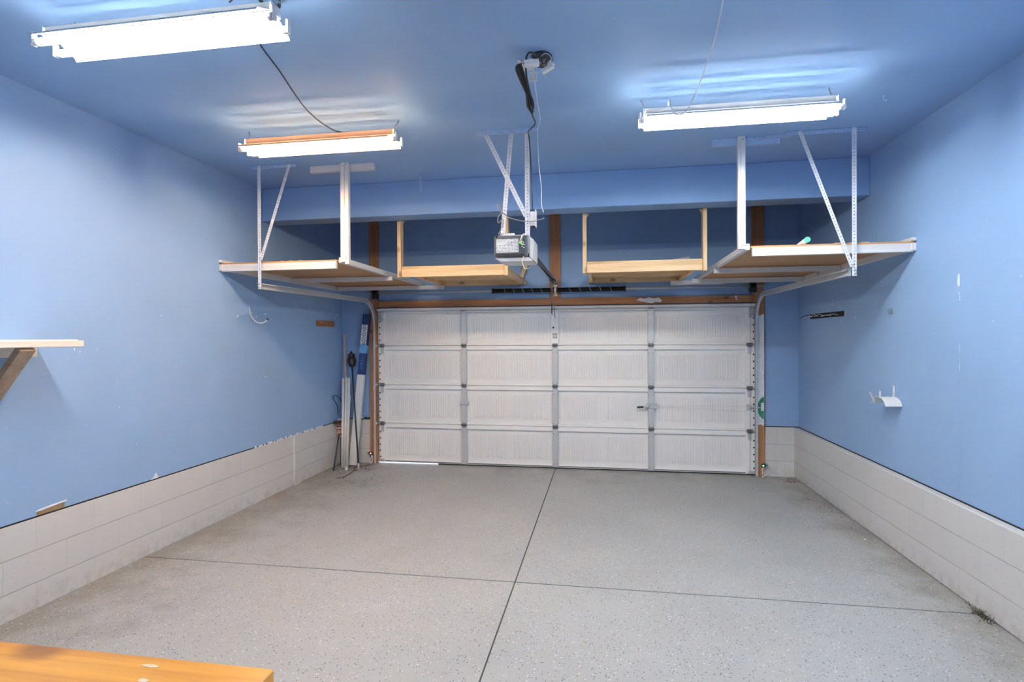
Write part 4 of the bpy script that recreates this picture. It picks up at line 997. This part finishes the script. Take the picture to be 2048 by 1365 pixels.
# little maroon sign
sg_ = empty('small_sign', (-3.47, 6.88, .35), 'little octagonal white and maroon sign tucked behind the white tubes', 'sign')
cx, cz = -3.485, .505
oc = [(cx+.062*math.cos(math.radians(22.5+45*k)), cz+.13*math.sin(math.radians(22.5+45*k))) for k in range(8)]
MB().extr(oc, 6.885, 6.893, lambda u, v, t: (u, t, v)).build('sign_plate', m_signw, sg_)
oc2 = [(cx+.052*math.cos(math.radians(22.5+45*k)), cz+.115*math.sin(math.radians(22.5+45*k))) for k in range(8)]
MB().extr(oc2, 6.883, 6.886, lambda u, v, t: (u, t, v)).build('sign_face', m_signr, sg_)
q = MB(); q.bbox(cx-.04, cx+.04, 6.880, 6.884, cz-.012, cz+.004, .001); q.torus((cx, 6.882, cz+.05), .024, .005, (0, 1, 0), 14, 6)
for k in range(3): q.bbox(cx-.03+k*.022, cx-.018+k*.022, 6.880, 6.884, cz-.075, cz-.03, .001)
q.build('sign_marks', m_signw, sg_)
MB().tube([(cx, 6.897, cz+.05), (cx, 6.897, .0)], .005, 8).build('sign_stake', m_ink, sg_)
# blue loop of wire
lw = MB(); lw.tube(smooth([(-3.52, 6.90, .70), (-3.52, 6.88, .80), (-3.54, 6.82, .90), (-3.54, 6.80, .935), (-3.515, 6.83, .945), (-3.51, 6.93, .90), (-3.505, 6.96, .85)], 6), .0045, 7)
tag(lw.build('wire_loop', m_cordd, None, (-3.5, 6.88, .8)), 'dark blue loop of wire sticking out beside the white tubes', 'wire')
# black foam caps on the block ledge
for (p, r_, lab) in (((XL+.06, 6.80, .590), .034, 'black foam ball at the block top beside the leaning tubes, under the wire loop'), ((-3.335, 7.052, .60), .026, 'black foam ball on the block top behind the wooden stick and tubes'), ((-3.195, 7.06, .62), .018, 'small black foam ball on the block top next to the reddish post')):
    q = MB(); q.ball(p, r_, 12, (1.2, 1, .7)); q.cyl((p[0], p[1], p[2]), (p[0]+.05, p[1]+.03, p[2]), r_*.35, 8)
    tag(q.build('foam_ball', m_black, None, p), lab, 'ball', 'black balls on the block top')
q = MB()
for k in range(9):
    a = random.uniform(0, 6.28); c = Vector((-3.265+random.uniform(-.03, .03), 7.05+random.uniform(-.02, .015), .645+random.uniform(-.035, .04)))
    q.ball(c, .026, 6, (random.uniform(.6, 1.3), .5, random.uniform(.5, 1.2)))
tag(q.build('plastic_wrap', m_clear, None, (-3.265, 7.05, .605)), 'crumpled pale plastic wrap on the block top behind the carton', 'plastic wrap')

# door sensors
def sensor(x, sg, mat, label):
    t = empty('door_sensor', (x, 7.0, .15), label, 'sensor', 'garage door eye sensors')
    MB().bbox(x-.02, x+.02, 6.985, 7.02, .128, .168, .006).build('sensor_body', m_black, t)
    MB().bbox(min(x, x-sg*.06), max(x, x-sg*.06), 7.02, 7.026, .14, .156, .001).bbox(x-sg*.03-.01, x-sg*.03+.01, 7.02, 7.066, .13, .165, .001).build('sensor_bracket', m_galvd, t)
    MB().lathe([(.009, 0), (.008, .004), (.003, .006)], (x+sg*.006, 6.986, .15), (0, -1, 0), 12).build('indicator_led', mat, t)
    MB().lathe([(.016, 0), (.016, .006), (.012, .008)], (x, 6.99, .15), (-sg, 0, 0), 12) .build('lens', m_ink, t)
    w_ = MB(); w_.tube(smooth([(x, 7.01, .13), (x+.01*sg, 6.995, .10), (x-.012, 6.99, .06), (x+.012, 6.985, .03), (x+.02*sg, 6.99, .01), (x-.01, 7.0, .012), (x-.015, 7.01, .06), (x+.005, 7.02, .11)], 6), .004, 7)
    w_.tube(smooth([(x+.004, 7.01, .13), (x+.02*sg, 7.0, .09), (x+.014, 6.99, .05), (x-.006, 6.985, .015), (x+.01, 7.0, .01), (x+.02, 7.02, .05), (x+.01, 7.03, .12)], 6), .0035, 7)
    w_.build('white_wires', m_whitep, t); return t
sensor(-3.10, 1, m_ledr, 'small black door sensor with a red light beside the leaning carton')
sensor(1.915, -1, m_ledg, 'small black door sensor with a green light below the green paint')
w_ = MB(); w_.tube([(1.955, 7.085, .60), (1.953, 7.085, .2), (1.94, 7.04, .15)], .005, 7); w_.tube([(1.956, 7.09, .60), (1.956, 7.09, 2.2)], .0035, 6)
tag(w_.build('sensor_wire', m_galvd, None, (1.955, 7.09, 1)), 'thin grey wire running down beside the white and green post', 'wire')

# ================================================================ debris
def litter(cx, cy, sx, sy, n, name, mat, label, rmax=.012, zmax=.004):
    m = MB()
    for k in range(n):
        x = min(max(random.gauss(cx, sx), XL+.03), 2.27); y = min(random.gauss(cy, sy), 7.0); r_ = random.uniform(.003, rmax); a0 = random.uniform(0, 6.28); q = random.randint(4, 6)
        el = random.uniform(.3, 1); ca, sa = math.cos(a0), math.sin(a0); pr_ = []
        for j in range(q):
            a = 2*math.pi*j/q; u, v = r_*math.cos(a)*random.uniform(.7, 1.2), r_*el*math.sin(a)*random.uniform(.7, 1.2); pr_.append((x+u*ca-v*sa, y+u*sa+v*ca))
        m.extr(pr_, .0005, random.uniform(.0015, zmax), lambda u, v, t: (u, v, t))
    return tag(m.build(name, mat, None, (cx, cy, 0)), label, 'debris', None, 'stuff')
litter(2.20, 6.88, .05, .09, 40, 'leaf_litter', m_leaf, 'brown leaf crumbs on the floor in the corner below the door track', .014)
litter(2.18, 5.9, .06, .5, 40, 'leaf_litter', m_leaf, 'dark crumbs scattered on the floor along the hose-hanger wall base', .010)
litter(-3.2, 6.72, .12, .12, 60, 'leaf_litter', m_leaf, 'dark leaf crumbs around the feet of the leaning tubes and carton', .014)
litter(-2.75, 6.3, .35, .4, 90, 'leaf_litter', plain('dark grit', (.07, .06, .05), .9, var=.5), 'dark grit scattered on the floor near the leaning carton', .008)
lf = MB()
lf.tube(smooth([(-3.23, 6.78, .01), (-3.15, 6.55, .006), (-3.13, 6.30, .008), (-3.11, 6.22, .005)], 5), .004, 6); lf.tube([(-3.13, 6.30, .006), (-3.20, 6.22, .004)], .003, 6)
lf.tube(smooth([(-3.23, 6.78, .01), (-3.10, 6.86, .012), (-3.05, 6.95, .02)], 5), .004, 6)
tag(lf.build('dead_twig', m_leaf, None, (-3.15, 6.55, .005)), 'thin dead twig lying on the floor before the leaning carton', 'twig')
wd = MB()
for k in range(70):
    x, y = 2.262+random.gauss(0, .014), 3.72+random.gauss(0, .05); x = min(x, 2.284); a = random.uniform(0, 6.28); l = random.uniform(.01, .05); h_ = random.uniform(.002, .045)
    wd.tube([(x, y, 0.001), (min(2.286, x+l*.5*math.cos(a)), y+l*.5*math.sin(a), h_*.7), (min(2.286, x+l*math.cos(a)), y+l*math.sin(a), h_)], [.0016, .0014, .0006], 4)
tag(wd.build('dead_weed', m_weed, None, (2.262, 3.72, 0)), 'small dead weed tuft at the block base by the end of the floor joint', 'weed')
tag(MB().extr([(2.15, 4.98), (2.165, 4.972), (2.172, 4.99), (2.158, 5.0)], .0005, .006, lambda u, v, t: (u, v, t)).build('paint_flake', m_chip, None, (2.16, 4.985, 0)), 'tiny white flake lying on the grimy floor near the block base', 'flake')
